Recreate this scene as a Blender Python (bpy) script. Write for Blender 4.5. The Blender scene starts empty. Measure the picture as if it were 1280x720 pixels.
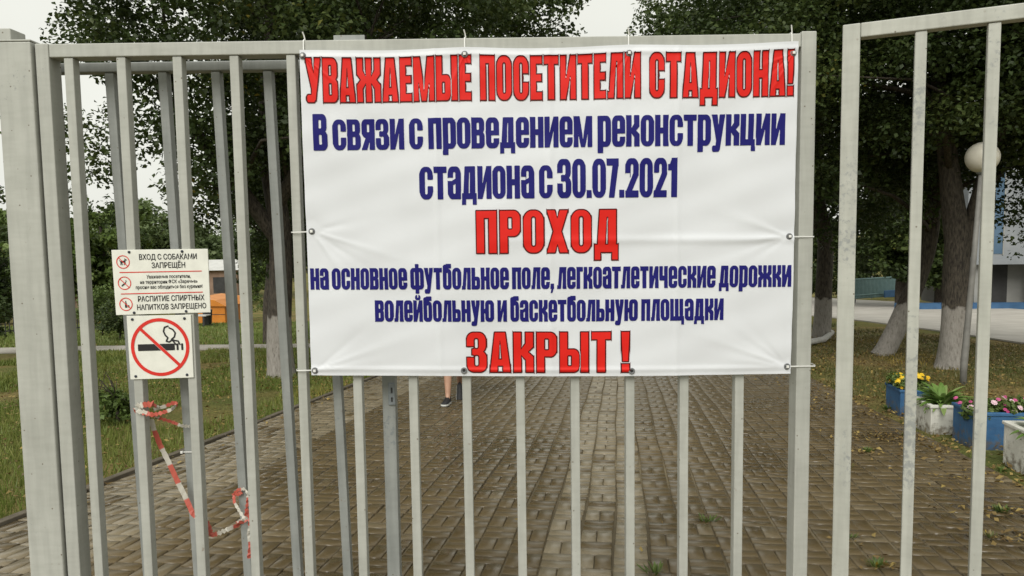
import bpy, bmesh, math, random
import numpy as np
from mathutils import Vector, Matrix, Euler

random.seed(7)
RNG = np.random.default_rng(11)
SC = bpy.context.scene
COL = SC.collection
R = math.radians

# ------------------------------------------------------------------ camera, world, sun, exposure
F_PX = 900.0
PITCH, ROLL, EYE = 4.35, -0.80, 1.6
cam_data = bpy.data.cameras.new('camera')
cam_data.sensor_width = 36.0
cam_data.lens = F_PX / 1280.0 * 36.0
cam_data.clip_start = 0.05
cam_data.clip_end = 2000.0
cam = bpy.data.objects.new('camera', cam_data)
COL.objects.link(cam)
CAM_R = Matrix.Rotation(R(90 - PITCH), 3, 'X') @ Matrix.Rotation(R(ROLL), 3, 'Z')
cam.matrix_world = Matrix.Translation((0, 0, EYE)) @ CAM_R.to_4x4()
SC.camera = cam

world = bpy.data.worlds.new('World')
SC.world = world
world.use_nodes = True
wn, wl = world.node_tree.nodes, world.node_tree.links
wn.clear()
SUN_EL, SUN_AZ = 42.0, 195.0          # azimuth measured clockwise from +Y (the viewing direction)
sky = wn.new('ShaderNodeTexSky')
sky.sky_type = 'NISHITA'
sky.sun_disc = False
sky.sun_elevation = R(SUN_EL)
sky.sun_rotation = R(SUN_AZ)
sky.air_density = 1.5
sky.dust_density = 6.0
bw = wn.new('ShaderNodeRGBToBW')
wl.new(sky.outputs[0], bw.inputs[0])
tc = wn.new('ShaderNodeTexCoord')
cl = wn.new('ShaderNodeTexNoise')
cl.inputs['Scale'].default_value = 2.2
cl.inputs['Detail'].default_value = 5
wl.new(tc.outputs['Generated'], cl.inputs['Vector'])
clr = wn.new('ShaderNodeMapRange')
clr.inputs[1].default_value = .3
clr.inputs[2].default_value = .7
clr.inputs[3].default_value = 7.6
clr.inputs[4].default_value = 9.2
wl.new(cl.outputs['Fac'], clr.inputs[0])
mixv = wn.new('ShaderNodeMix')
mixv.data_type = 'FLOAT'
mixv.inputs[0].default_value = .82
wl.new(bw.outputs[0], mixv.inputs[2])
wl.new(clr.outputs[0], mixv.inputs[3])
tint = wn.new('ShaderNodeMix')
tint.data_type = 'RGBA'
tint.blend_type = 'MULTIPLY'
tint.inputs[0].default_value = 1.0
tint.inputs[7].default_value = (1.0, 1.01, .93, 1)
wl.new(mixv.outputs[0], tint.inputs[6])
bg = wn.new('ShaderNodeBackground')
bg.inputs[1].default_value = 0.078
wl.new(tint.outputs[2], bg.inputs[0])
wo = wn.new('ShaderNodeOutputWorld')
wl.new(bg.outputs[0], wo.inputs[0])

sd = bpy.data.lights.new('sun', 'SUN')
sd.energy = 1.5
sd.angle = R(35)
sd.color = (1.0, .97, .91)
sun = bpy.data.objects.new('sun', sd)
COL.objects.link(sun)
_az, _el = R(SUN_AZ), R(SUN_EL)
_to = Vector((math.sin(_az) * math.cos(_el), math.cos(_az) * math.cos(_el), math.sin(_el)))
sun.rotation_euler = _to.to_track_quat('Z', 'Y').to_euler()
sun.location = _to * 40

SC.view_settings.view_transform = 'Standard'
SC.view_settings.look = 'None'
SC.view_settings.gamma = 1
SC.view_settings.use_curve_mapping = False
SC.view_settings.exposure = 0.62
SC.render.engine = 'CYCLES'
SC.cycles.max_bounces = 6
SC.cycles.diffuse_bounces = 3
SC.cycles.transmission_bounces = 4
SC.cycles.glossy_bounces = 2

# ------------------------------------------------------------------ coordinates (metres; +Y is into the picture)
SLOPE = 0.068


def zg(y):
    """height of the ground: it falls away gently beyond the gate, then levels off"""
    y = np.asarray(y, float)
    z = np.where(y < 60, -SLOPE * y, -SLOPE * 60 - SLOPE * 30 * (1 - np.exp(-(np.maximum(y, 60) - 60) / 30)))
    return z


def zgf(y):
    return float(zg(y))


def ray(px, py):
    return CAM_R @ Vector(((px - 640) / F_PX, -(py - 360) / F_PX, -1))


def P(px, py, Y):
    """point of the vertical plane at distance Y seen at a photo position"""
    d = ray(px, py)
    t = Y / d.y
    return Vector((d.x * t, Y, EYE + d.z * t))


def G(px, py):
    """point of the sloping ground seen at a photo position"""
    d = ray(px, py)
    t = -EYE / (d.z + SLOPE * d.y)
    return Vector((d.x * t, d.y * t, -SLOPE * d.y * t))


def XZ(px, py, Y):
    p = P(px, py, Y)
    return p.x, p.z


# ------------------------------------------------------------------ materials
MATS = {}


def new_mat(name):
    m = bpy.data.materials.new(name)
    m.use_nodes = True
    nt = m.node_tree
    b = nt.nodes['Principled BSDF']
    MATS[name] = m
    return m, nt.nodes, nt.links, b


def N(nodes, kind, **kw):
    n = nodes.new('ShaderNode' + kind)
    for k, v in kw.items():
        if k in n.inputs:
            n.inputs[k].default_value = v
        else:
            setattr(n, k, v)
    return n


def ramp(nodes, stops):
    r = nodes.new('ShaderNodeValToRGB')
    e = r.color_ramp.elements
    while len(e) < len(stops):
        e.new(.5)
    for i, (p, c) in enumerate(stops):
        e[i].position = p
        e[i].color = (*c, 1) if len(c) == 3 else c
    return r


def mixc(nodes, links, fac, a, b, mode='MIX'):
    m = nodes.new('ShaderNodeMix')
    m.data_type = 'RGBA'
    m.blend_type = mode
    for idx, v in ((0, fac), (6, a), (7, b)):
        if isinstance(v, (int, float)):
            m.inputs[idx].default_value = v
        elif isinstance(v, tuple):
            m.inputs[idx].default_value = (*v, 1)
        else:
            links.new(v, m.inputs[idx])
    return m.outputs[2]


def noisy(name, c1, c2, scale=8, rough=.6, bump=.0, bscale=60, detail=5, spec=.4, coord='Object', metallic=0.0):
    m, n, l, b = new_mat(name)
    tcn = N(n, 'TexCoord')
    no = N(n, 'TexNoise', Scale=scale, Detail=detail)
    l.new(tcn.outputs[coord], no.inputs['Vector'])
    rp = ramp(n, [(.32, c1), (.68, c2)])
    l.new(no.outputs['Fac'], rp.inputs[0])
    l.new(rp.outputs[0], b.inputs['Base Color'])
    b.inputs['Roughness'].default_value = rough
    b.inputs['Specular IOR Level'].default_value = spec
    b.inputs['Metallic'].default_value = metallic
    if bump:
        n2 = N(n, 'TexNoise', Scale=bscale, Detail=4)
        l.new(tcn.outputs[coord], n2.inputs['Vector'])
        bp = N(n, 'Bump', Strength=bump, Distance=.01)
        l.new(n2.outputs['Fac'], bp.inputs['Height'])
        l.new(bp.outputs[0], b.inputs['Normal'])
    return m


def paint_mat(name, c1, c2, chip, chip_amt, rough=.5, runs=.25):
    """old brushed metal paint: blotches, brush relief, drips and scuffs down to bare grey steel"""
    m, n, l, b = new_mat(name)
    g = N(n, 'NewGeometry')
    no = N(n, 'TexNoise', Scale=9, Detail=6)
    l.new(g.outputs['Position'], no.inputs['Vector'])
    rp = ramp(n, [(.3, c1), (.7, c2)])
    l.new(no.outputs['Fac'], rp.inputs[0])
    mp = N(n, 'Mapping')
    mp.inputs['Scale'].default_value = (55, 55, 5)
    l.new(g.outputs['Position'], mp.inputs[0])
    st = N(n, 'TexNoise', Scale=1.0, Detail=5)
    l.new(mp.outputs[0], st.inputs['Vector'])
    strp = ramp(n, [(.35, (1 - runs, 1 - runs, 1 - runs)), (.6, (1, 1, 1))])
    l.new(st.outputs['Fac'], strp.inputs[0])
    c = mixc(n, l, 1.0, rp.outputs[0], strp.outputs[0], 'MULTIPLY')
    ch = N(n, 'TexNoise', Scale=75, Detail=8, Roughness=.7)
    l.new(g.outputs['Position'], ch.inputs['Vector'])
    ar = N(n, 'TexNoise', Scale=3.2, Detail=2)
    l.new(g.outputs['Position'], ar.inputs['Vector'])
    ml = N(n, 'Math', operation='MULTIPLY')
    l.new(ch.outputs['Fac'], ml.inputs[0])
    l.new(ar.outputs['Fac'], ml.inputs[1])
    crp = ramp(n, [(chip_amt, (0, 0, 0)), (chip_amt + .07, (.8, .8, .8))])
    l.new(ml.outputs[0], crp.inputs[0])
    c = mixc(n, l, crp.outputs[0], c, chip)
    hm = N(n, 'Mapping')
    hm.inputs['Scale'].default_value = (14, 14, 75)
    l.new(g.outputs['Position'], hm.inputs[0])
    hn = N(n, 'TexNoise', Scale=1.0, Detail=4)
    l.new(hm.outputs[0], hn.inputs['Vector'])
    hr = ramp(n, [(.34, (.945, .945, .94)), (.58, (1, 1, 1))])
    l.new(hn.outputs['Fac'], hr.inputs[0])
    c = mixc(n, l, 1.0, c, hr.outputs[0], 'MULTIPLY')
    ru = N(n, 'TexNoise', Scale=40, Detail=6)
    l.new(g.outputs['Position'], ru.inputs['Vector'])
    rr_ = ramp(n, [(.70, (0, 0, 0)), (.78, (.7, .7, .7))])
    l.new(ru.outputs['Fac'], rr_.inputs[0])
    c = mixc(n, l, rr_.outputs[0], c, (.17, .12, .08))
    sp = N(n, 'TexVoronoi', Scale=26)
    l.new(g.outputs['Position'], sp.inputs['Vector'])
    srp = ramp(n, [(.05, (1, 1, 1)), (.075, (0, 0, 0))])
    l.new(sp.outputs['Distance'], srp.inputs[0])
    c = mixc(n, l, srp.outputs[0], c, (.16, .14, .11))
    l.new(c, b.inputs['Base Color'])
    b.inputs['Roughness'].default_value = rough
    b.inputs['Specular IOR Level'].default_value = .4
    bp = N(n, 'Bump', Strength=.35, Distance=.002)
    bn = N(n, 'TexNoise', Scale=70, Detail=4)
    l.new(mp.outputs[0], bn.inputs['Vector'])
    bn.inputs['Scale'].default_value = 1.6
    ad = N(n, 'Math', operation='ADD')
    l.new(bn.outputs['Fac'], ad.inputs[0])
    l.new(no.outputs['Fac'], ad.inputs[1])
    l.new(ad.outputs[0], bp.inputs['Height'])
    l.new(bp.outputs[0], b.inputs['Normal'])
    return m


M_GATE = paint_mat('grey_gate_paint', (.38, .385, .352), (.44, .445, .41), (.20, .21, .21), .425, runs=.10)
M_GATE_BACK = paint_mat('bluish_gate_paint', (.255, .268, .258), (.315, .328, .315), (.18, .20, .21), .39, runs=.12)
M_GATE_OLD = paint_mat('worn_gate_paint', (.40, .405, .365), (.475, .48, .435), (.25, .262, .262), .332, runs=.12)
M_STEEL = noisy('galvanised_steel', (.20, .22, .24), (.30, .33, .35), 14, .45, .1, 80, metallic=.3)


def simple(name, col, rough=.6, spec=.4):
    m, n, l, b = new_mat(name)
    g = N(n, 'NewGeometry')
    no = N(n, 'TexNoise', Scale=25, Detail=3)
    l.new(g.outputs['Position'], no.inputs['Vector'])
    rp = ramp(n, [(.3, tuple(max(0, c * .92) for c in col)), (.7, tuple(min(1, c * 1.06) for c in col))])
    l.new(no.outputs['Fac'], rp.inputs[0])
    l.new(rp.outputs[0], b.inputs['Base Color'])
    b.inputs['Roughness'].default_value = rough
    b.inputs['Specular IOR Level'].default_value = spec
    return m


M_PLASTIC_WHITE = simple('white_plastic', (.74, .74, .72), .5)
M_SIGN = simple('sign_plate_white', (.72, .72, .66), .45)
M_BLACK = simple('black_print', (.018, .018, .02), .5)
M_SIGN_RED = simple('sign_red_print', (.62, .03, .022), .45)
M_BOLT = simple('dark_bolt', (.03, .035, .05), .4)


def banner_mat(name, col, rough=.42, trans=.16, spec=.35):
    m, n, l, b = new_mat(name)
    g = N(n, 'NewGeometry')
    no = N(n, 'TexNoise', Scale=5, Detail=4)
    l.new(g.outputs['Position'], no.inputs['Vector'])
    rp = ramp(n, [(.3, tuple(c * .97 for c in col)), (.7, col)])
    l.new(no.outputs['Fac'], rp.inputs[0])
    l.new(rp.outputs[0], b.inputs['Base Color'])
    b.inputs['Roughness'].default_value = rough
    b.inputs['Specular IOR Level'].default_value = spec
    wv = N(n, 'TexNoise', Scale=9, Detail=3)
    l.new(g.outputs['Position'], wv.inputs['Vector'])
    bp = N(n, 'Bump', Strength=.25, Distance=.006)
    l.new(wv.outputs['Fac'], bp.inputs['Height'])
    l.new(bp.outputs[0], b.inputs['Normal'])
    tr = N(n, 'BsdfTranslucent')
    l.new(rp.outputs[0], tr.inputs[0])
    mx = N(n, 'MixShader')
    mx.inputs[0].default_value = trans
    out = n['Material Output']
    l.new(b.outputs[0], mx.inputs[1])
    l.new(tr.outputs[0], mx.inputs[2])
    l.new(mx.outputs[0], out.inputs[0])
    return m


M_BANNER = banner_mat('white_banner_vinyl', (.765, .785, .83))
M_RED = banner_mat('red_banner_print', (.74, .020, .014), .5, .12, .2)
M_EDGE = banner_mat('dark_red_banner_outline', (.09, .006, .006), .55, .05, .15)
M_BLUE = banner_mat('blue_banner_print', (.014, .013, .15), .55, .06, .15)
M_EYELET = simple('eyelet_metal', (.16, .165, .17), .35)


def leaf_mat(name, c_dark, c_mid, c_light, yellow=.0, trans=.3):
    m, n, l, b = new_mat(name)
    at = N(n, 'Attribute', attribute_name='rnd')
    rp = ramp(n, [(0, c_dark), (.5, c_mid), (.97 - yellow, c_light), (1.0, (.30, .22, .03) if yellow else c_light)])
    l.new(at.outputs['Fac'], rp.inputs[0])
    l.new(rp.outputs[0], b.inputs['Base Color'])
    b.inputs['Roughness'].default_value = .5
    b.inputs['Specular IOR Level'].default_value = .35
    tr = N(n, 'BsdfTranslucent')
    l.new(rp.outputs[0], tr.inputs[0])
    mx = N(n, 'MixShader')
    mx.inputs[0].default_value = trans
    l.new(b.outputs[0], mx.inputs[1])
    l.new(tr.outputs[0], mx.inputs[2])
    l.new(mx.outputs[0], n['Material Output'].inputs[0])
    return m


M_LEAF_DARK = leaf_mat('dark_tree_foliage', (.026, .042, .011), (.046, .072, .019), (.10, .13, .036), .02)
M_LEAF_MID = leaf_mat('mid_green_foliage', (.07, .105, .025), (.11, .165, .04), (.16, .21, .06), .01)
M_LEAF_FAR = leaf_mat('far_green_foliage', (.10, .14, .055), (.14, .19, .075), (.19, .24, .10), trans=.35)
M_GRASS = leaf_mat('grass_blades', (.10, .135, .028), (.155, .195, .042), (.25, .25, .075), .08, .25)
M_GRASS_DRY = leaf_mat('dry_grass_blades', (.07, .09, .025), (.12, .115, .038), (.19, .15, .055), .1, .2)
M_LITTER = leaf_mat('fallen_leaf_litter', (.10, .06, .022), (.19, .13, .045), (.34, .25, .08), trans=.1)
M_HOSTA = leaf_mat('hosta_foliage', (.10, .18, .035), (.16, .27, .06), (.30, .38, .14))
M_PETAL_YELLOW = leaf_mat('yellow_petals', (.62, .36, .01), (.75, .47, .015), (.80, .55, .03), trans=.15)
M_PETAL_PINK = leaf_mat('pink_petals', (.50, .06, .20), (.62, .12, .30), (.75, .55, .60), trans=.2)


def bark_mat(name, wash):
    m, n, l, b = new_mat(name)
    tcn = N(n, 'TexCoord')
    mp = N(n, 'Mapping')
    mp.inputs['Scale'].default_value = (16, 16, 4)
    l.new(tcn.outputs['Object'], mp.inputs[0])
    no = N(n, 'TexNoise', Scale=2.2, Detail=8, Roughness=.65)
    l.new(mp.outputs[0], no.inputs['Vector'])
    rp = ramp(n, [(.36, (.014, .011, .008)), (.62, (.085, .070, .052))])
    l.new(no.outputs['Fac'], rp.inputs[0])
    col = rp.outputs[0]
    if wash:
        sx = N(n, 'SeparateXYZ')
        l.new(tcn.outputs['Object'], sx.inputs[0])
        n2 = N(n, 'TexNoise', Scale=5, Detail=3)
        l.new(tcn.outputs['Object'], n2.inputs['Vector'])
        ma = N(n, 'Math', operation='MULTIPLY_ADD')
        l.new(n2.outputs['Fac'], ma.inputs[0])
        ma.inputs[1].default_value = .42
        l.new(sx.outputs[2], ma.inputs[2])
        wr = ramp(n, [(.0, (1, 1, 1)), (.5, (0, 0, 0))])
        wr.color_ramp.elements[0].position = .600
        wr.color_ramp.elements[1].position = .625
        hv = N(n, 'Math', operation='MULTIPLY')
        l.new(ma.outputs[0], hv.inputs[0])
        hv.inputs[1].default_value = .5 / wash * .96
        l.new(hv.outputs[0], wr.inputs[0])
        wc = ramp(n, [(.30, (.11, .097, .08)), (.44, (.25, .23, .205)), (.75, (.345, .325, .295))])
        l.new(no.outputs['Fac'], wc.inputs[0])
        col = mixc(n, l, wr.outputs[0], col, wc.outputs[0])
    l.new(col, b.inputs['Base Color'])
    b.inputs['Roughness'].default_value = .85
    bp = N(n, 'Bump', Strength=.8, Distance=.03)
    l.new(no.outputs['Fac'], bp.inputs['Height'])
    l.new(bp.outputs[0], b.inputs['Normal'])
    return m


M_BARK_WASH = bark_mat('whitewashed_bark', 1.0)
M_BARK = bark_mat('bark', 0)


# ------------------------------------------------------------------ object helpers
def tag(o, label=None, cat=None, group=None, kind=None):
    if label:
        o['label'] = label
    if cat:
        o['category'] = cat
    if group:
        o['group'] = group
    if kind:
        o['kind'] = kind
    return o


def empty(name, loc=(0, 0, 0), rz=0.0):
    o = bpy.data.objects.new(name, None)
    o.empty_display_size = .1
    o.location = loc
    o.rotation_euler = (0, 0, rz)
    COL.objects.link(o)
    return o


def obj_from_mesh(name, me, mat=None, parent=None, loc=None):
    o = bpy.data.objects.new(name, me)
    COL.objects.link(o)
    if mat is not None and not me.materials:
        for mm in (mat if isinstance(mat, (list, tuple)) else [mat]):
            me.materials.append(mm)
    if parent is not None:
        o.parent = parent
    if loc is not None:
        o.location = loc
    return o


def build(name, bm, mat=None, parent=None, loc=None, smooth=False):
    me = bpy.data.meshes.new(name)
    bm.normal_update()
    bm.to_mesh(me)
    bm.free()
    if smooth:
        for p in me.polygons:
            p.use_smooth = True
    return obj_from_mesh(name, me, mat, parent, loc)


def np_mesh(name, verts, faces, k, attr=None, mat_idx=None, smooth=False):
    """mesh from arrays: verts (n,3), faces (m,k)"""
    me = bpy.data.meshes.new(name)
    verts = np.asarray(verts, np.float32)
    faces = np.asarray(faces, np.int32)
    me.vertices.add(len(verts))
    me.vertices.foreach_set('co', verts.ravel())
    me.loops.add(faces.size)
    me.loops.foreach_set('vertex_index', faces.ravel())
    me.polygons.add(len(faces))
    me.polygons.foreach_set('loop_start', np.arange(0, faces.size, k, dtype=np.int32))
    me.polygons.foreach_set('loop_total', np.full(len(faces), k, np.int32))
    if mat_idx is not None:
        me.polygons.foreach_set('material_index', np.asarray(mat_idx, np.int32))
    if smooth:
        me.polygons.foreach_set('use_smooth', np.ones(len(faces), bool))
    me.update(calc_edges=True)
    if attr is not None:
        a = me.attributes.new('rnd', 'FLOAT', 'POINT')
        a.data.foreach_set('value', np.asarray(attr, np.float32))
    me.validate()
    return me


def add_box(bm, x0, x1, y0, y1, z0, z1, bev=0.0, mat4=None):
    r = bmesh.ops.create_cube(bm, size=1)
    vs = r['verts']
    for v in vs:
        v.co = Vector(((x0 + x1) / 2 + v.co.x * (x1 - x0), (y0 + y1) / 2 + v.co.y * (y1 - y0), (z0 + z1) / 2 + v.co.z * (z1 - z0)))
    if mat4 is not None:
        bmesh.ops.transform(bm, matrix=mat4, verts=vs)
    if bev:
        es = list({e for v in vs for e in v.link_edges})
        bmesh.ops.bevel(bm, geom=es, offset=bev, segments=2, affect='EDGES', profile=.5)
    return bm


def box(name, x0, x1, y0, y1, z0, z1, mat, parent=None, bev=0.0, mat4=None, loc=None):
    return build(name, add_box(bmesh.new(), x0, x1, y0, y1, z0, z1, bev, mat4), mat, parent, loc)


def add_tube(bm, pts, rads, seg=10, cap=True, wob=0.0):
    pts = [Vector(p) for p in pts]
    if isinstance(rads, (int, float)):
        rads = [rads] * len(pts)
    rings = []
    up = Vector((0, 0, 1))
    t0 = (pts[1] - pts[0]).normalized()
    a = t0.orthogonal().normalized()
    for i, p in enumerate(pts):
        t = (pts[min(i + 1, len(pts) - 1)] - pts[max(i - 1, 0)]).normalized()
        a = (a - t * a.dot(t)).normalized()
        b = t.cross(a)
        ring = []
        for j in range(seg):
            an = 2 * math.pi * j / seg
            rr = rads[i] * (1 + (wob * math.sin(3 * an + i * .7) if wob else 0))
            ring.append(bm.verts.new(p + (a * math.cos(an) + b * math.sin(an)) * rr))
        rings.append(ring)
    for i in range(len(rings) - 1):
        for j in range(seg):
            f = bm.faces.new((rings[i][j], rings[i][(j + 1) % seg], rings[i + 1][(j + 1) % seg], rings[i + 1][j]))
            f.smooth = True
    if cap:
        bm.faces.new(list(reversed(rings[0])))
        bm.faces.new(rings[-1])
    return bm


def add_lathe(bm, prof, seg=24, origin=(0, 0, 0)):
    o = Vector(origin)
    rings = []
    for r, z in prof:
        rings.append([bm.verts.new(o + Vector((r * math.cos(2 * math.pi * j / seg), r * math.sin(2 * math.pi * j / seg), z))) for j in range(seg)])
    for i in range(len(rings) - 1):
        for j in range(seg):
            f = bm.faces.new((rings[i][j], rings[i][(j + 1) % seg], rings[i + 1][(j + 1) % seg], rings[i + 1][j]))
            f.smooth = True
    bm.faces.new(list(reversed(rings[0])))
    bm.faces.new(rings[-1])
    return bm


# ------------------------------------------------------------------ shapes drawn as distance fields (print on banner and signs)
def sR(x0, y0, x1, y1):
    return lambda X, Y: np.maximum(np.abs(X - (x0 + x1) / 2) - (x1 - x0) / 2, np.abs(Y - (y0 + y1) / 2) - (y1 - y0) / 2)


def sRR(x0, y0, x1, y1, r):
    def f(X, Y):
        qx = np.abs(X - (x0 + x1) / 2) - (x1 - x0) / 2 + r
        qy = np.abs(Y - (y0 + y1) / 2) - (y1 - y0) / 2 + r
        return np.hypot(np.maximum(qx, 0), np.maximum(qy, 0)) + np.minimum(np.maximum(qx, qy), 0) - r
    return f


def sP(*pts):
    pts = list(pts)
    ar = sum(pts[i][0] * pts[(i + 1) % len(pts)][1] - pts[(i + 1) % len(pts)][0] * pts[i][1] for i in range(len(pts)))
    if ar < 0:
        pts = pts[::-1]

    def f(X, Y):
        d = None
        for i in range(len(pts)):
            (ax, ay), (bx, by) = pts[i], pts[(i + 1) % len(pts)]
            ex, ey = bx - ax, by - ay
            L = math.hypot(ex, ey)
            s = ((X - ax) * ey - (Y - ay) * ex) / L
            d = s if d is None else np.maximum(d, s)
        return d
    return f


def sC(x, y, r):
    return lambda X, Y: np.hypot(X - x, Y - y) - r


def sSeg(ax, ay, bx, by, r):
    def f(X, Y):
        ex, ey = bx - ax, by - ay
        t = np.clip(((X - ax) * ex + (Y - ay) * ey) / (ex * ex + ey * ey), 0, 1)
        return np.hypot(X - ax - t * ex, Y - ay - t * ey) - r
    return f


def sU(*fs):
    def f(X, Y):
        d = fs[0](X, Y)
        for g in fs[1:]:
            d = np.minimum(d, g(X, Y))
        return d
    return f


def sS(a, *bs):
    def f(X, Y):
        d = a(X, Y)
        for b in bs:
            d = np.maximum(d, -b(X, Y))
        return d
    return f


def sScale(f, kx, ky):
    return lambda X, Y: f(X / kx, Y / ky) * min(kx, ky)


def ring(x0, y0, x1, y1, s, t, ro, ri):
    return sS(sRR(x0, y0, x1, y1, ro), sRR(x0 + s, y0 + t, x1 - s, y1 - t, ri))


GL = {}


def defglyphs():
    g = GL
    g['А'] = sS(sP((0, 0), (60, 0), (45, 100), (15, 100)), sP((20.5, -2), (39.5, -2), (38.5, 16), (21.5, 16)), sP((24, 31), (36, 31), (31, 80), (29, 80)))
    g['В'] = sS(sU(sR(0, 0, 32, 100), sRR(0, 48, 56, 100, 17), sRR(0, 0, 58, 54, 17)), sRR(21, 59, 36, 86, 5), sRR(21, 14, 37, 44, 5))
    g['Д'] = sU(sR(40, 8, 62, 100), sP((8, 8), (29, 8), (36, 100), (15, 100)), sR(15, 84, 62, 100), sR(0, 0, 68, 17), sR(0, -18, 16, 17), sR(52, -18, 68, 17))
    g['Е'] = sU(sR(0, 0, 21, 100), sR(0, 84, 45, 100), sR(0, 43, 42, 58), sR(0, 0, 45, 16))
    ku = ((19, 44), (36, 46), (57, 64), (57, 72), (36, 72), (19, 54))
    kl = ((19, 46), (19, 56), (36, 55), (58, 38), (58, 30), (37, 30))
    ml = lambda ps: tuple((57 - x, y) for x, y in ps)
    mr = lambda ps: tuple((35 + x, y) for x, y in ps)
    g['Ж'] = sU(sR(36, 0, 56, 100), sP(*ml(ku)), sP(*ml(kl)), sP(*mr(ku)), sP(*mr(kl)), sR(0, 70, 21, 100), sR(-1, 0, 20, 32), sR(71, 70, 92, 100), sR(72, 0, 93, 32))
    g['З'] = sS(sU(sRR(0, 48, 56, 100, 20), sRR(0, 0, 58, 54, 20)), sRR(20, 58, 36, 87, 7), sRR(20, 13, 37, 44, 7), sR(-9, 36, 16, 66), sR(-9, 36, 22, 44), sR(-9, 58, 22, 66))
    g['И'] = sU(sR(0, 0, 20, 100), sR(41, 0, 61, 100), sP((19, 0), (42, 62), (42, 100), (19, 38)))
    g['К'] = sU(sR(0, 0, 21, 100), sP(*ku), sP(*kl), sR(36, 70, 57, 100), sR(37, 0, 58, 32))
    g['Л'] = sU(sR(37, 0, 58, 100), sR(15, 84, 58, 100), sP((4, 0), (20, 0), (34, 100), (15, 100)), sR(-1, 0, 10, 13))
    g['М'] = sU(sR(0, 0, 18, 100), sR(64, 0, 82, 100), sP((33, 0), (45, 0), (24, 100), (2, 100)), sP((37, 0), (49, 0), (80, 100), (58, 100)))
    g['Н'] = sU(sR(0, 0, 21, 100), sR(37, 0, 58, 100), sR(0, 42, 58, 58))
    g['О'] = ring(0, 0, 58, 100, 21, 13, 25, 7.5)
    g['П'] = sU(sR(0, 0, 21, 100), sR(37, 0, 58, 100), sR(0, 84, 58, 100))
    g['Р'] = sS(sU(sR(0, 0, 21, 100), sRR(0, 40, 58, 100, 18), sR(0, 40, 30, 100)), sRR(21, 55, 37, 86, 5))
    g['С'] = sS(g['О'], sR(35, 39, 70, 62))
    g['Т'] = sU(sR(17, 0, 39, 100), sR(0, 83, 56, 100))
    g['У'] = sU(sP((0, 100), (22, 100), (40, 28), (24, 28)), sP((19, 4), (37, 4), (60, 100), (39, 100)), sRR(3, 0, 35, 16, 6))
    g['Х'] = sU(sP((0, 0), (22, 0), (60, 100), (38, 100)), sP((38, 0), (60, 0), (22, 100), (0, 100)))
    soft = sS(sU(sR(0, 0, 21, 100), sRR(0, 0, 57, 57, 17), sR(0, 0, 30, 57)), sRR(21, 14, 36, 43, 5))
    g['Ь'] = soft
    g['Ы'] = sU(soft, sR(63, 0, 84, 100))
    g['!'] = sU(sP((4, 27), (19, 27), (23, 100), (0, 100)), sR(1, 0, 22, 19))
    g['0'] = ring(0, 0, 55, 100, 20, 13, 24, 7)
    g['1'] = sU(sR(15, 0, 36, 100), sP((0, 72), (17, 72), (36, 100), (17, 100)), sR(0, 70, 18, 84))
    g['2'] = sU(sS(sRR(0, 42, 55, 100, 22), sRR(20, 30, 35, 87, 7), sR(-9, 30, 20.5, 64), sR(-9, 30, 36, 52)), sP((0, 10), (22, 10), (55, 58), (55, 68), (35, 62)), sR(0, 0, 54, 16))
    g['3'] = g['З']
    g['7'] = sU(sR(0, 84, 48, 100), sP((9, 0), (30, 0), (48, 84), (48, 90), (27, 90)))
    g['.'] = sR(0, 0, 18, 18)
    g[','] = sU(sR(0, 0, 18, 18), sP((8, 2), (18, 2), (8, -16), (2, -16)))
    k = .84
    for up, lo in zip('ВЖЗИКЛМНОПСТЬ', 'вжзиклмнопсть'):
        g[lo] = sScale(g[up], .94, k)
    g['д'] = sU(sScale(sU(sR(37, 8, 59, 100), sP((6, 8), (27, 8), (33, 100), (14, 100)), sR(14, 84, 59, 100), sR(0, 0, 65, 16)), .94, k), sR(0, -15, 14, 13), sR(47, -15, 61, 13))
    rg = ring(0, 0, 54, 84, 20, 12, 19, 6)
    g['а'] = sU(sS(rg, sR(-9, 46, 20.5, 57)), sP((12, 34), (36, 42), (36, 53), (8, 43)), sR(34, 0, 54, 40))
    g['б'] = sU(ring(0, 0, 54, 80, 20, 12, 19, 6), sR(0, 35, 20, 78), sRR(0, 66, 36, 97, 13), sR(20, 85, 51, 100))
    g['г'] = sU(sR(0, 0, 20, 84), sR(0, 69, 40, 84))
    g['е'] = sU(sS(rg, sR(33, 25, 70, 36)), sR(18, 36, 54, 47))
    g['й'] = sU(g['и'], sS(sRR(14, 88, 44, 106, 8), sR(23, 95, 35, 120)))
    g['р'] = sU(sR(0, -17, 20, 84), rg)
    g['у'] = sU(sP((0, 84), (21, 84), (36, 12), (20, 12)), sP((15, -12), (33, -12), (54, 84), (34, 84)), sRR(2, -17, 31, -2, 5))
    g['ф'] = sU(ring(0, 0, 50, 84, 19, 12, 17, 6), ring(34, 0, 84, 84, 19, 12, 17, 6), sR(32.5, -17, 51.5, 100))
    g['ц'] = sU(sR(0, 0, 20, 84), sR(34, 0, 54, 84), sR(0, 0, 61, 14), sR(47, -16, 61, 14))
    g['ч'] = sU(sR(34, 0, 54, 84), sR(0, 44, 20, 84), sRR(0, 30, 44, 46, 8))
    g['щ'] = sU(sR(0, 0, 19, 84), sR(31, 0, 50, 84), sR(62, 0, 81, 84), sR(0, 0, 88, 14), sR(74, -16, 88, 14))
    g['ю'] = sU(sR(0, 0, 20, 84), sR(18, 35, 36, 49), ring(30, 0, 84, 84, 20, 12, 19, 6))
    g['я'] = sS(sU(sR(34, 0, 54, 84), sRR(1, 34, 54, 84, 15), sR(26, 34, 54, 84), sP((0, 0), (20, 0), (40, 40), (22, 42))), sRR(20, 47, 34, 72, 5))


defglyphs()


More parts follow.
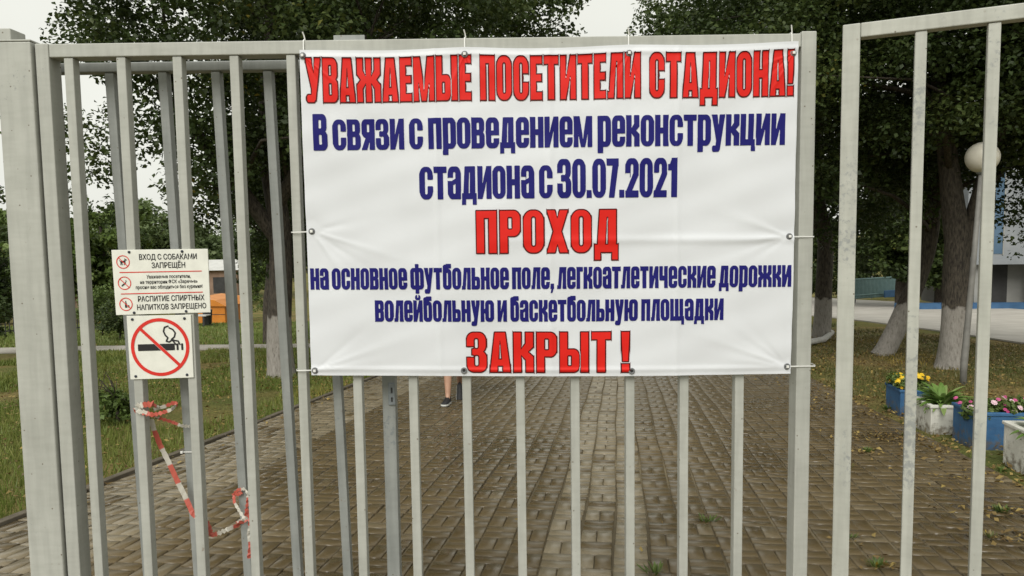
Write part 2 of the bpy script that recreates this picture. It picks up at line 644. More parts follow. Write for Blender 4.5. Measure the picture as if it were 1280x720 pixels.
def clip_glyph(f, lo, hi):
    return lambda X, Y: np.maximum(f(X, Y), np.maximum(Y - hi, lo - Y))


for _c in list(GL):
    _lo = -19.5 if _c in 'ДдцщруфЦ,' else -1.2
    _hi = 85.2 if _c in 'авгдежзиклмнопрстуцчщьюя' else (107.0 if _c == 'й' else 101.2)
    GL[_c] = clip_glyph(GL[_c], _lo, _hi)
GW = {}
for ch, f in GL.items():
    X, Y = np.meshgrid(np.arange(-4, 96, .5), np.arange(-20, 110, 1.0))
    m = (f(X, Y) < 0).any(axis=0)
    xs = np.arange(-4, 96, .5)[m]
    GW[ch] = (xs.min(), xs.max() + .5)


def text_field(txt, gap=7.5, space=24):
    """list of (glyph, x offset) and the total width in glyph units"""
    x, out = 0.0, []
    for ch in txt:
        if ch == ' ':
            x += space - gap
            continue
        a, b = GW[ch]
        out.append((GL[ch], x - a, x, x + b - a))
        x += b - a + gap
    return out, x - gap


def contour_mesh(name, field, x0, x1, y0, y1, cell, mapper, mat, parent):
    """mesh of the area where field < 0: whole grid cells inside plus clipped cells along the edge; mapper turns (x, y) arrays into 3-D points"""
    nx, ny = int(math.ceil((x1 - x0) / cell)) + 1, int(math.ceil((y1 - y0) / cell)) + 1
    xs, ys = x0 + np.arange(nx) * cell, y0 + np.arange(ny) * cell
    X, Y = np.meshgrid(xs, ys)
    D = field(X, Y)
    D = np.where(np.abs(D) < 1e-7, 1e-7, D)
    I = D < 0
    cnt = I[:-1, :-1].astype(int) + I[1:, :-1] + I[:-1, 1:] + I[1:, 1:]
    vid = {}
    vx, vy, faces = [], [], []

    def gv(i, j):
        k = (i, j)
        if k not in vid:
            vid[k] = len(vx)
            vx.append(xs[i])
            vy.append(ys[j])
        return vid[k]

    def ev(i, j, i2, j2):
        k = (i, j, i2, j2) if (i, j) < (i2, j2) else (i2, j2, i, j)
        if k not in vid:
            a, b = D[j, i], D[j2, i2]
            t = a / (a - b)
            vid[k] = len(vx)
            vx.append(xs[i] + t * (xs[i2] - xs[i]))
            vy.append(ys[j] + t * (ys[j2] - ys[j]))
        return vid[k]
    js, is_ = np.nonzero(cnt)
    for j, i in zip(js, is_):
        i, j = int(i), int(j)
        cs = ((i, j), (i + 1, j), (i + 1, j + 1), (i, j + 1))
        if cnt[j, i] == 4:
            faces.append([gv(*c) for c in cs])
            continue
        poly = []
        for q in range(4):
            a, b = cs[q], cs[(q + 1) % 4]
            ia, ib = I[a[1], a[0]], I[b[1], b[0]]
            if ia:
                poly.append(gv(*a))
            if ia != ib:
                poly.append(ev(*a, *b))
        if len(poly) >= 3:
            faces.append(poly)
    pts = mapper(np.array(vx), np.array(vy))
    me = bpy.data.meshes.new(name)
    me.from_pydata([tuple(p) for p in pts], [], faces)
    me.validate()
    return obj_from_mesh(name, me, mat, parent)


# ------------------------------------------------------------------ THE SETTING: ground, paths, road
PATH_YAW = math.atan((774 - 640) / F_PX) + 0.0
PU = Vector((math.sin(PATH_YAW), math.cos(PATH_YAW)))        # along the path
PV = Vector((math.cos(PATH_YAW), -math.sin(PATH_YAW)))       # to its right


def path_v(p):
    return p.x * PV.x + p.y * PV.y


V_JOINT = path_v(G(768.5, 643.6))
V_LEFT = path_v(G(300, 538))
V_RIGHT = path_v(G(1050, 488))
V_LEFT = V_JOINT - round((V_JOINT - V_LEFT) / .205) * .205
V_RIGHT = V_JOINT + round((V_RIGHT - V_JOINT) / .205) * .205


def ground_sheet():
    ys = np.concatenate([np.arange(-40, 60, 1.5), np.geomspace(60, 900, 40)])
    xs = np.concatenate([-np.geomspace(30, 700, 16)[::-1], np.arange(-28, 28.1, 1.4), np.geomspace(30, 700, 16)])
    X, Y = np.meshgrid(xs, ys)
    Z = zg(Y) - .035
    far = np.clip((np.hypot(X, Y) - 14) / 40, 0, 1)
    Z += far * .02 * np.sin(X * .23 + 1.0) * np.sin(Y * .17)
    v = np.stack([X, Y, Z], -1).reshape(-1, 3)
    nx = len(xs)
    j, i = np.meshgrid(np.arange(len(ys) - 1), np.arange(nx - 1), indexing='ij')
    a = (j * nx + i).ravel()
    f = np.stack([a, a + 1, a + nx + 1, a + nx], 1)
    m, n, l, b = new_mat('lawn_soil')
    g = N(n, 'NewGeometry')
    n1 = N(n, 'TexNoise', Scale=.55, Detail=6, Roughness=.6)
    l.new(g.outputs['Position'], n1.inputs['Vector'])
    n2 = N(n, 'TexNoise', Scale=28, Detail=6)
    l.new(g.outputs['Position'], n2.inputs['Vector'])
    r1 = ramp(n, [(.36, (.11, .125, .035)), (.50, (.165, .15, .05)), (.64, (.23, .17, .07))])
    l.new(n1.outputs['Fac'], r1.inputs[0])
    r2 = ramp(n, [(.3, (.55, .55, .55)), (.7, (1.25, 1.25, 1.25))])
    l.new(n2.outputs['Fac'], r2.inputs[0])
    c = mixc(n, l, 1.0, r1.outputs[0], r2.outputs[0], 'MULTIPLY')
    l.new(c, b.inputs['Base Color'])
    b.inputs['Roughness'].default_value = .95
    b.inputs['Specular IOR Level'].default_value = .1
    bp = N(n, 'Bump', Strength=.9, Distance=.04)
    l.new(n2.outputs['Fac'], bp.inputs['Height'])
    l.new(bp.outputs[0], b.inputs['Normal'])
    o = obj_from_mesh('ground', np_mesh('ground', v, f, 4, smooth=True), m)
    tag(o, 'sloping ground of soil and thin lawn', None, None, 'structure')


ground_sheet()


def strip(name, pts_l, pts_r, dz, mat, label, thick=.03):
    """a road or path laid as a thin slab between two edge lines"""
    bm = bmesh.new()
    top, bot = [], []
    for a, b in zip(pts_l, pts_r):
        row_t, row_b = [], []
        for k in range(5):
            p = Vector(a).lerp(Vector(b), k / 4)
            z = zgf(p.y) + dz
            row_t.append(bm.verts.new((p.x, p.y, z)))
            row_b.append(bm.verts.new((p.x, p.y, z - thick)))
        top.append(row_t)
        bot.append(row_b)
    for i in range(len(top) - 1):
        for k in range(4):
            bm.faces.new((top[i][k], top[i][k + 1], top[i + 1][k + 1], top[i + 1][k]))
        bm.faces.new((top[i][0], top[i + 1][0], bot[i + 1][0], bot[i][0]))
        bm.faces.new((top[i][4], bot[i][4], bot[i + 1][4], top[i + 1][4]))
    bmesh.ops.recalc_face_normals(bm, faces=bm.faces)
    o = build(name, bm, mat)
    tag(o, label, None, None, 'structure')
    return o


def paver_path():
    w = .205
    ncol = int(round((V_RIGHT - V_LEFT) / w))
    u0, u1 = 0.6, 24.0
    nrow = int((u1 - u0) / w)
    rects = []
    for c in range(ncol):
        for r in range(nrow):
            v0, a0 = V_LEFT + c * w, u0 + r * w + (.02 * math.sin(c * 2.1))
            if (c + r) % 2:
                rects += [(v0, v0 + w / 2, a0, a0 + w, c), (v0 + w / 2, v0 + w, a0, a0 + w, c)]
            else:
                rects += [(v0, v0 + w, a0, a0 + w / 2, c), (v0, v0 + w, a0 + w / 2, a0 + w, c)]
    q = np.array(rects)
    n = len(q)
    gapv = np.where(True, .0032, 0) + RNG.uniform(0, .0012, n)
    wav = .006 * np.sin(q[:, 2] * 3.1 + q[:, 4] * .9) + .006 * np.sin(q[:, 2] * 1.3 + q[:, 4] * .35)      # laid by hand: the joints wander
    va, vb = q[:, 0] + gapv + wav, q[:, 1] - gapv + wav
    ua, ub = q[:, 2] + gapv + .0018, q[:, 3] - gapv - .0018
    # columns' long joints are wider than the cross joints
    fl = np.abs((q[:, 0] - V_LEFT) / w - np.round((q[:, 0] - V_LEFT) / w)) < 1e-3
    fr = np.abs((q[:, 1] - V_LEFT) / w - np.round((q[:, 1] - V_LEFT) / w)) < 1e-3
    va = np.where(fl, va + .003, va)
    vb = np.where(fr, vb - .003, vb)
    cu, cv = (ua + ub) / 2, (va + vb) / 2
    hz = RNG.normal(0, .0016, n) + .0035 * np.sin(cu * .9 + 1) * np.sin(cv * 1.1)
    tu, tv = RNG.normal(0, .006, n), RNG.normal(0, .006, n)
    ch = .0035
    cor = []
    for inset, dz in ((ch, 0.0), (0.0, -.0035), (0.0, -.03)):
        for (sv, su) in ((0, 0), (1, 0), (1, 1), (0, 1)):
            v = np.where(sv, vb - inset, va + inset)
            u = np.where(su, ub - inset, ua + inset)
            x = u * PU.x + v * PV.x
            y = u * PU.y + v * PV.y
            z = zg(y) + hz + dz + (u - cu) * tu + (v - cv) * tv
            cor.append(np.stack([x, y, z], -1))
    verts = np.stack(cor, 1).reshape(-1, 3)
    base = np.arange(n) * 12
    fs = [np.stack([base, base + 1, base + 2, base + 3], 1)]
    for lv in (0, 4):
        for k in range(4):
            k2 = (k + 1) % 4
            fs.append(np.stack([base + lv + k, base + lv + 4 + k, base + lv + 4 + k2, base + lv + k2], 1))
    f = np.concatenate(fs)
    sheen_bricks = ((q[:, 4] < 5) | ((q[:, 0] > V_JOINT - .42) & (q[:, 0] < V_JOINT + .19))) & (RNG.random(n) < .85)  # sky sheen along the left kerb and path centre, put into the brick colour
    rnd = np.repeat(np.where(sheen_bricks, .62 + .38 * RNG.random(n), .62 * RNG.random(n)), 12)
    m, nn, l, b = new_mat('concrete_pavers')
    at = N(nn, 'Attribute', attribute_name='rnd')
    g = N(nn, 'NewGeometry')
    n1 = N(nn, 'TexNoise', Scale=.8, Detail=5)
    l.new(g.outputs['Position'], n1.inputs['Vector'])
    n2 = N(nn, 'TexNoise', Scale=120, Detail=4)
    l.new(g.outputs['Position'], n2.inputs['Vector'])
    r0 = ramp(nn, [(0, (.108, .080, .040)), (.58, (.128, .097, .052)), (.63, (.185, .152, .098)), (1, (.245, .208, .145))])  # upper two stops: bricks lightened to carry the painted sheen
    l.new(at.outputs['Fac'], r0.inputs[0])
    r1 = ramp(nn, [(.3, (.72, .70, .66)), (.7, (1.12, 1.1, 1.06))])
    l.new(n1.outputs['Fac'], r1.inputs[0])
    c = mixc(nn, l, 1.0, r0.outputs[0], r1.outputs[0], 'MULTIPLY')
    r2 = ramp(nn, [(.3, (.8, .8, .8)), (.7, (1.15, 1.15, 1.15))])
    l.new(n2.outputs['Fac'], r2.inputs[0])
    c = mixc(nn, l, 1.0, c, r2.outputs[0], 'MULTIPLY')
    l.new(c, b.inputs['Base Color'])
    rr = N(nn, 'MapRange')
    l.new(n1.outputs['Fac'], rr.inputs[0])
    rr.inputs[1].default_value, rr.inputs[2].default_value = .3, .7
    rr.inputs[3].default_value, rr.inputs[4].default_value = .20, .40
    l.new(rr.outputs[0], b.inputs['Roughness'])
    b.inputs['Specular IOR Level'].default_value = .42
    bp = N(nn, 'Bump', Strength=.2, Distance=.002)
    l.new(n2.outputs['Fac'], bp.inputs['Height'])
    l.new(bp.outputs[0], b.inputs['Normal'])
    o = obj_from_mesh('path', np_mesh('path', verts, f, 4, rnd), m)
    tag(o, 'path of brown concrete pavers laid in a basket weave', None, None, 'structure')
    # bedding sand in the joints and the plainer continuation of the path further on
    sand = noisy('joint_sand', (.05, .038, .02), (.19, .155, .095), .9, .95, .2, 200, coord='Object')
    pl, pr = [], []
    for u in np.arange(.3, 24.1, 1.2):
        pl.append((u * PU.x + V_LEFT * PV.x, u * PU.y + V_LEFT * PV.y, 0))
        pr.append((u * PU.x + V_RIGHT * PV.x, u * PU.y + V_RIGHT * PV.y, 0))
    strip('path_bedding', pl, pr, -.0105, sand, 'dark sand showing in the joints of the pavers', .012)
    pl, pr = [], []
    for u in np.arange(24.0, 52.1, 2):
        pl.append((u * PU.x + V_LEFT * PV.x, u * PU.y + V_LEFT * PV.y, 0))
        pr.append((u * PU.x + V_RIGHT * PV.x, u * PU.y + V_RIGHT * PV.y, 0))
    strip('path_far_stretch', pl, pr, .0, noisy('far_pavers', (.12, .10, .075), (.19, .16, .12), 3, .6, .2, 30, coord='Object'), 'far stretch of the paved path')


paver_path()


def kerb():
    stone = noisy('kerb_concrete', (.075, .062, .042), (.135, .115, .085), 6, .85, .3, 40)
    bm = bmesh.new()
    for v in (V_LEFT - .055,):
        u = 1.0
        while u < 24:
            c = Vector((u * PU.x + v * PV.x, u * PU.y + v * PV.y))
            yy = c.y + .5 * PU.y
            M = Matrix.Translation((c.x, c.y, zgf(c.y) + random.uniform(-.006, .006))) @ Matrix.Rotation(-PATH_YAW, 4, 'Z') @ Matrix.Rotation(-math.atan(SLOPE * PU.y), 4, 'X')
            add_box(bm, -.035, .035, .006, .994, -.1, .022, .006, M)
            u += 1.0
    o = build('kerb', bm, stone)
    tag(o, 'low concrete kerb between lawn and pavers', None, None, 'structure')


kerb()

# concrete road beyond the trees on the right, and the narrow footway across the lawn on the left
M_ROAD = noisy('pale_road_concrete', (.36, .335, .30), (.46, .435, .395), 1.2, .8, .2, 30)
near = [G(1420, 449), G(1280, 429), G(1172, 413), G(1080, 401), G(1000, 393), G(900, 386)]
far_ = [G(1420, 396), G(1280, 387), G(1172, 380), G(1080, 375), G(1000, 371), G(900, 369)]
strip('road', [(p.x, p.y, 0) for p in near], [(p.x, p.y, 0) for p in far_], .012, M_ROAD, 'pale concrete road beyond the whitewashed trees', .04)
fa = [G(-260, 446), G(-60, 442), G(100, 438.5), G(240, 436.5), G(345, 435), G(420, 434)]
fb = [G(-260, 440), G(-60, 436), G(100, 432.5), G(240, 431), G(345, 430), G(420, 429)]
strip('footway', [(p.x, p.y, 0) for p in fa], [(p.x, p.y, 0) for p in fb], .0, noisy('footway_grit', (.30, .28, .24), (.40, .37, .33), 2, .9, .2, 30), 'narrow pale footway crossing the lawn', .03)
ra = [G(-300, 447), G(-100, 437), G(30, 431), G(125, 424)]
rb = [G(-300, 432), G(-100, 424), G(30, 420), G(125, 418)]


# ------------------------------------------------------------------ grass and fallen leaves (nobody could count them)
def pnoise(x, y, s, seed):
    r = np.random.default_rng(seed)
    out = np.zeros_like(x)
    for k in range(6):
        a, ph = r.uniform(0, 6.28), r.uniform(0, 6.28)
        fq = s * r.uniform(.5, 2.0)
        out += np.sin((x * math.cos(a) + y * math.sin(a)) * fq + ph)
    return out / 3.0


def blades(name, pts, h0, h1, mat, label, dens_dry=.5, width=.005):
    n = len(pts)
    dist = np.hypot(pts[:, 0], pts[:, 1])
    wd = width * np.clip(dist / 7, 1, 3.0) * RNG.uniform(.7, 1.4, n)
    h = RNG.uniform(h0, h1, n)
    an = RNG.uniform(0, 2 * np.pi, n)
    la = RNG.uniform(0, 2 * np.pi, n)
    lean = RNG.uniform(.1, .9, n) * h
    z = zg(pts[:, 1]) - .04
    dx, dy = np.cos(an) * wd, np.sin(an) * wd
    a = np.stack([pts[:, 0] - dx, pts[:, 1] - dy, z], 1)
    b = np.stack([pts[:, 0] + dx, pts[:, 1] + dy, z], 1)
    c = np.stack([pts[:, 0] + np.cos(la) * lean, pts[:, 1] + np.sin(la) * lean, z + h + .03], 1)
    v = np.stack([a, b, c], 1).reshape(-1, 3)
    f = np.arange(3 * n).reshape(-1, 3)
    pn = pnoise(pts[:, 0], pts[:, 1], 1.6, 5)
    rnd = np.clip(RNG.random(n) * .55 + .22 + pn * .22, 0, 1)
    o = obj_from_mesh(name, np_mesh(name, v, f, 3, np.repeat(rnd, 3)), mat)
    tag(o, label, 'grass', None, 'stuff')


def scatter(n, u0, u1, v0, v1, power=1.0):
    u = u0 + (u1 - u0) * RNG.random(n) ** power
    v = v0 + (v1 - v0) * RNG.random(n)
    return np.stack([u * PU.x + v * PV.x, u * PU.y + v * PV.y], 1)


pl_ = scatter(120000, 2.5, 19, V_LEFT - 9.5, V_LEFT - .1, 1.5)
pl_ = pl_[pnoise(pl_[:, 0], pl_[:, 1], 1.1, 3) > -.75]
fw_y = np.interp(pl_[:, 0], [p.x for p in fa], [p.y for p in fa])
pl_ = pl_[pl_[:, 1] < fw_y - .05]
blades('grass', pl_, .03, .085, M_GRASS, 'short green lawn grass left of the paved path')
fw_y2 = lambda x: np.interp(x, [p.x for p in fb], [p.y for p in fb])
p2 = np.stack([RNG.uniform(-22, -4, 26000), RNG.uniform(18, 31, 26000)], 1)
p2 = p2[p2[:, 1] > fw_y2(p2[:, 0]) + .05]
blades('grass', p2, .04, .10, leaf_mat('far_lawn_blades', (.12, .17, .04), (.17, .22, .055), (.22, .27, .085), trans=.25), 'brighter green lawn beyond the narrow footway', width=.008)
pr_ = scatter(60000, 5.5, 26, V_RIGHT + .02, V_RIGHT + 11, 1.3)
pr_ = pr_[pnoise(pr_[:, 0], pr_[:, 1], 1.3, 9) > .15]
rd_y = np.interp(pr_[:, 0], [p.x for p in near][::-1], [p.y for p in near][::-1])
pr_ = pr_[pr_[:, 1] < rd_y - .1]
blades('grass', pr_, .02, .07, M_GRASS_DRY, 'thin dry grass under the trees on the right')


def leaf_litter(name, pts, mat, label, s0=.012, s1=.034, lift=.0):
    n = len(pts)
    s = RNG.uniform(s0, s1, n)
    an = RNG.uniform(0, 2 * np.pi, n)
    z = zg(pts[:, 1]) + lift
    ca, sa = np.cos(an), np.sin(an)
    quad = []
    for (lx, ly) in ((-1, 0), (0, -.55), (1, 0), (0, .55)):
        x = pts[:, 0] + (lx * ca - ly * sa) * s
        y = pts[:, 1] + (lx * sa + ly * ca) * s
        quad.append(np.stack([x, y, zg(y) + lift + RNG.uniform(-.3, .9, n) * s], 1))
    v = np.stack(quad, 1).reshape(-1, 3)
    f = np.arange(4 * n).reshape(-1, 4)
    o = obj_from_mesh(name, np_mesh(name, v, f, 4, np.repeat(RNG.random(n), 4)), mat)
    tag(o, label, 'fallen leaves', None, 'stuff')


ll = scatter(9000, 4, 18, V_LEFT - 6, V_LEFT - .1)
keep = RNG.random(len(ll)) < np.clip(.12 + .8 * np.exp(-((ll[:, 0] + 3.6) ** 2 + (ll[:, 1] - 12) ** 2) / 22), 0, 1)
leaf_litter('fallen_leaves', ll[keep], M_LITTER, 'yellow brown fallen leaves on the left lawn', lift=.015)
lr = scatter(22000, 5.5, 24, V_RIGHT - .1, V_RIGHT + 9)
lr = lr[lr[:, 1] < np.interp(lr[:, 0], [p.x for p in near][::-1], [p.y for p in near][::-1]) - .1]
leaf_litter('fallen_leaves', lr, M_LITTER, 'yellow brown fallen leaves under the trees on the right', lift=.0)
# leaves blown on to the path: thick along its right edge, sparse elsewhere
e1 = scatter(500, 4, 14, V_RIGHT - 1.0, V_RIGHT, 1.0)
kk = RNG.random(len(e1)) < (np.abs(pnoise(e1[:, 0], e1[:, 1], 3.0, 21)) > .55) * .9 + .04
e2 = scatter(80, 2, 20, V_LEFT, V_RIGHT)
e3 = scatter(160, 4, 18, V_LEFT, V_LEFT + .25)
cs_ = []
for (cpx, cpy, nn_, rx_, ry_) in ((1085, 520, 70, .30, .22), (1098, 547, 60, .26, .16), (1075, 566, 40, .2, .12), (1130, 548, 60, .3, .15), (1185, 562, 60, .3, .12), (1245, 597, 70, .3, .15),
                                  (1255, 642, 60, .28, .12), (1275, 676, 40, .2, .1), (1062, 672, 16, .12, .08), (1105, 706, 16, .12, .08), (1030, 490, 60, .4, .3), (1055, 500, 60, .4, .25)):
    gc = G(cpx, cpy)
    cs_.append(np.stack([gc.x + RNG.normal(0, rx_, nn_) * .7, gc.y + RNG.normal(0, ry_, nn_) * .9], 1))
leaf_litter('fallen_leaves', np.concatenate([e1[kk], e2, e3] + cs_), M_LITTER, 'dry yellow leaves scattered along the edges of the pavers', .012, .03, .012)


# ------------------------------------------------------------------ trees
def leaves_mesh(name, clumps, n, size, flat=.65, ls=1.0):
    """clumps: (k,4) centre and radius; leaves are small folded diamonds spread through each clump"""
    clumps = np.asarray(clumps, float)
    wgt = clumps[:, 3] ** 2.2
    idx = RNG.choice(len(clumps), n, p=wgt / wgt.sum())
    c = clumps[idx]
    d = RNG.normal(0, 1, (n, 3))
    d /= np.linalg.norm(d, axis=1)[:, None]
    rr = RNG.random(n) ** .45
    p = c[:, :3] + d * (rr * c[:, 3])[:, None] * np.array([1, 1, flat])
    s = size * RNG.uniform(.6, 1.3, n)
    nr = RNG.normal(0, .75, (n, 3)) + np.array([0, 0, 1.0]) + d * .5
    nr /= np.linalg.norm(nr, axis=1)[:, None]
    t = RNG.normal(0, 1, (n, 3))
    t -= nr * (t * nr).sum(1)[:, None]
    t /= np.linalg.norm(t, axis=1)[:, None]
    b = np.cross(nr, t)
    S = s[:, None]
    q0 = p - t * S * .5
    q1 = p - b * S * .36 * ls + nr * S * .10 + t * S * .05
    q2 = p + t * S * .55 - nr * S * .12
    q3 = p + b * S * .36 * ls + nr * S * .10 + t * S * .05
    v = np.stack([q0, q1, q2, q3], 1).reshape(-1, 3)
    f4 = np.arange(4 * n).reshape(-1, 4)
    tone = RNG.random(len(clumps))
    rnd = np.clip(.45 * tone[idx] + .55 * RNG.random(n), 0, 1)
    return np_mesh(name, v, f4, 4, np.repeat(rnd, 4))


def clumps_in(ells, n, rmin, rmax, shell=.5, seed=0):
    r = np.random.default_rng(seed)
    out = []
    w = np.array([e[3] * e[4] * e[5] for e in ells]) ** .75
    for e in r.choice(len(ells), n, p=w / w.sum()):
        cx, cy, cz, rx, ry, rz = ells[e]
        d = r.normal(0, 1, 3)
        d /= np.linalg.norm(d)
        q = (shell + (1 - shell) * r.random()) if r.random() < .75 else r.random()
        out.append((cx + d[0] * q * rx, cy + d[1] * q * ry, cz + d[2] * q * rz, r.uniform(rmin, rmax)))
    return out


def tree(label, base, stems, ells, nclump, nleaf, size, leafmat, barkmat, clr=(.45, .9), seed=0, cat='tree', group=None, name='tree', shell=.5, limbs=26, extra=None):
    """stems: list of (points, radii) relative to the base; ells: crown lobes relative to the base"""
    t = empty(name, base)
    tag(t, label, cat, group)
    cl_ = clumps_in(ells, nclump, clr[0], clr[1], shell, seed)
    if extra:
        cl_ += extra
    r = random.Random(seed)
    bm = bmesh.new()
    for pts, rads in stems:
        # smooth the stem
        P_, R_ = [], []
        m = len(pts)
        for i in range(m - 1):
            p0, p1, p2, p3 = (Vector(pts[max(i - 1, 0)]), Vector(pts[i]), Vector(pts[i + 1]), Vector(pts[min(i + 2, m - 1)]))
            for k in range(5):
                s = k / 5
                P_.append(.5 * ((2 * p1) + (p2 - p0) * s + (2 * p0 - 5 * p1 + 4 * p2 - p3) * s * s + (3 * p1 - p0 - 3 * p2 + p3) * s ** 3))
                R_.append(rads[i] + (rads[i + 1] - rads[i]) * s)
        P_.append(Vector(pts[-1]))
        R_.append(rads[-1])
        add_tube(bm, P_, R_, 14 if R_[0] > .08 else 8, True, .05)
    build('trunk', bm, barkmat, t)
    bm = bmesh.new()
    ends = [Vector(s[0][-1]) for s in stems]
    starts = []
    for pts, rads in stems:
        for i in range(1, len(pts)):
            for s in (.3, .7, 1.0):
                p = Vector(pts[i - 1]).lerp(Vector(pts[i]), s)
                rr = rads[i - 1] + (rads[i] - rads[i - 1]) * s
                if p.z > .3 * max(e.z for e in ends):
                    starts.append((p, rr))
    for k in range(limbs):
        c = Vector(cl_[r.randrange(len(cl_))][:3])
        st = min(starts, key=lambda q: (q[0] - c).length + abs(q[0].z + .8 - c.z) * .5 + r.random() * 2) if starts else (Vector((0, 0, .1)), .02)
        a, rr = st
        mid = a.lerp(c, .5) + Vector((r.uniform(-.3, .3), r.uniform(-.3, .3), r.uniform(.0, .5)))
        r0 = min(rr * .45, .10)
        add_tube(bm, [a, a.lerp(mid, .5) + Vector((0, 0, .1)), mid, mid.lerp(c, .55), c], [r0, r0 * .75, r0 * .5, r0 * .32, .006], 6, True)
    if limbs:
        build('branches', bm, M_BARK, t)
    else:
        bm.free()
    obj_from_mesh('crown', leaves_mesh('crown', cl_, nleaf, size), leafmat, t)
    return t


# left tree behind the notices, whitewashed foot
bA = G(351, 469)
tree('broad dark leafed tree with whitewashed trunk on the left lawn, nearest to the fence', bA,
     [([(0, 0, -.1), (.0, 0, .12), (.02, 0, 1.0), (.06, .05, 2.6), (-.1, .1, 4.4), (.1, .2, 7)], [.30, .24, .205, .19, .165, .09]),
      ([(.04, .03, 2.4), (-.7, -.3, 3.6), (-1.6, -.8, 5.0)], [.14, .11, .06]),
      ([(.04, .03, 3.0), (.9, -.4, 4.2), (1.9, -.8, 5.6)], [.13, .10, .05])],
     [(.1, 0, 6.6, 4.3, 4.2, 3.2), (-.85, -.6, 4.5, 1.6, 2.2, 1.5), (1.4, -.6, 4.8, 2.5, 2.4, 1.6), (-.6, -1.4, 8.0, 3.6, 3, 2.4), (2.6, .8, 5.6, 2.4, 2.4, 1.8)],
     230, 105000, .085, M_LEAF_DARK, M_BARK_WASH, (.4, .85), 3, group='whitewashed trees by the path',
     extra=[(-2.55, -.4, 2.95, .45), (-2.1, -.5, 2.55, .4), (-2.9, -.3, 3.6, .5), (-1.4, -.2, 2.7, .5), (-1.0, .2, 3.0, .6), (-3.2, -.6, 4.3, .6), (-2.4, -.6, 4.0, .7),
            (-.55, .5, 2.3, .45), (-.7, .7, 1.8, .42), (-.3, .9, 2.9, .6), (.5, .9, 2.6, .6)])

# more trees of the left row, further on
for k, (px, py, sd_, lab) in enumerate(((470, 428, 21, 'second dark tree of the left row, mostly behind the banner'), (560, 402, 22, 'third dark tree of the left row, far behind the banner'))):
    b_ = G(px, py)
    tree(lab, b_, [([(0, 0, -.1), (0, 0, .15), (.05, 0, 1.2), (.1, .1, 3), (0, .1, 8)], [.32, .26, .22, .2, .1])],
         [(0, 0, 7.0, 4.4, 4.4, 3.8), (-1.2, -.5, 4.6, 3.0, 2.8, 1.8), (1.0, -.5, 4.9, 2.6, 2.6, 1.9)] + ([(3.7, 0, 8.9, 2.1, 1.8, 1.5)] if k == 0 else []),
         240, 66000, .13, M_LEAF_DARK, M_BARK_WASH, (.5, 1.0), sd_, group='whitewashed trees by the path')

# dark thicket tree right behind the left tree
b_ = G(338, 428)
tree('low dark tree whose crown reaches near the lawn behind the whitewashed left tree', b_,
     [([(0, 0, -.1), (0, 0, 1), (.1, .1, 2.4), (0, .1, 6)], [.2, .17, .14, .07])],
     [(.5, 0, 4.8, 1.9, 2.2, 2.8), (.4, 0, 2.6, 1.1, 1.4, 1.2), (1.3, 0, 5.0, 2.2, 2, 2.6)], 110, 30000, .115, M_LEAF_DARK, M_BARK, (.35, .65), 31)

# right hand group
bB = G(1190, 458)
tree('thick forked tree with whitewashed trunk beside the globe lamp', bB,
     [([(-.03, 0, -.1), (0, 0, .12), (.03, 0, 1.0), (.03, .02, 1.9), (.02, .04, 2.45), (-.10, .1, 3.4), (-.25, .2, 5.0), (-.3, .3, 7.5)], [.28, .245, .215, .205, .20, .165, .13, .07]),
      ([(.14, .02, 1.95), (.26, .02, 2.55), (.38, -.02, 3.1), (.75, -.1, 4.4), (1.3, -.2, 6)], [.13, .12, .11, .09, .04])],
     [(0, 0, 7.2, 4.6, 4.2, 3.4), (-1.6, -1.0, 5.2, 2.8, 2.2, 1.6), (1.8, .2, 4.7, 2.6, 1.5, 1.5), (3.0, .6, 4.5, 2.4, 1.8, 1.6), (.3, -1.0, 6.0, 2.8, 1.8, 1.4)],
     210, 125000, .075, M_LEAF_DARK, M_BARK_WASH, (.4, .85), 5, group='whitewashed trees by the path',
     extra=[(1.55, -.2, 2.75, .42), (1.9, 0, 3.1, .5), (1.35, .1, 3.3, .4), (2.2, .2, 2.6, .4), (.9, .6, 3.2, .35), (1.7, .3, 2.35, .35), (2.3, .5, 3.3, .5), (1.35, .5, 2.8, .35), (2.6, .3, 2.9, .45), (2.7, .3, 2.3, .4), (1.9, .4, 3.6, .5), (2.0, .2, 2.1, .3), (2.4, .4, 2.75, .45), (1.5, .3, 3.0, .4), (3.0, .4, 3.2, .6), (3.1, .4, 2.6, .5), (.85, .1, 2.55, .22), (1.0, .1, 2.25, .2), (1.08, .1, 1.95, .14), (.8, .2, 2.85, .28), (1.15, .1, 2.6, .26), (1.25, .1, 2.2, .2)])
bC = G(1106, 442)
tree('leaning tree with whitewashed foot tilting right, behind the planters', bC,
     [([(-.08, 0, -.1), (.0, 0, .05), (.36, 0, .85), (.62, 0, 1.5), (.88, 0, 2.5), (1.0, .05, 4.0), (1.1, .1, 8)], [.24, .205, .185, .17, .155, .13, .06])],
     [(.6, 0, 7.0, 4.8, 4.4, 3.6), (-1.6, -.6, 4.6, 2.6, 2.3, 1.6), (.6, -.8, 4.3, 2.2, 2, 1.6), (-3.0, -.5, 6.0, 2.3, 2.2, 1.8)],
     220, 80000, .095, M_LEAF_DARK, M_BARK_WASH, (.45, .9), 6, group='whitewashed trees by the path',
     extra=[(-.3, .6, 2.9, .6), (-.8, .9, 2.5, .6), (-.3, .8, 2.1, .5), (.3, 1.0, 2.6, .6), (-1.3, .8, 3.2, .7), (.4, .7, 3.4, .6)])
bD = G(1027, 421)
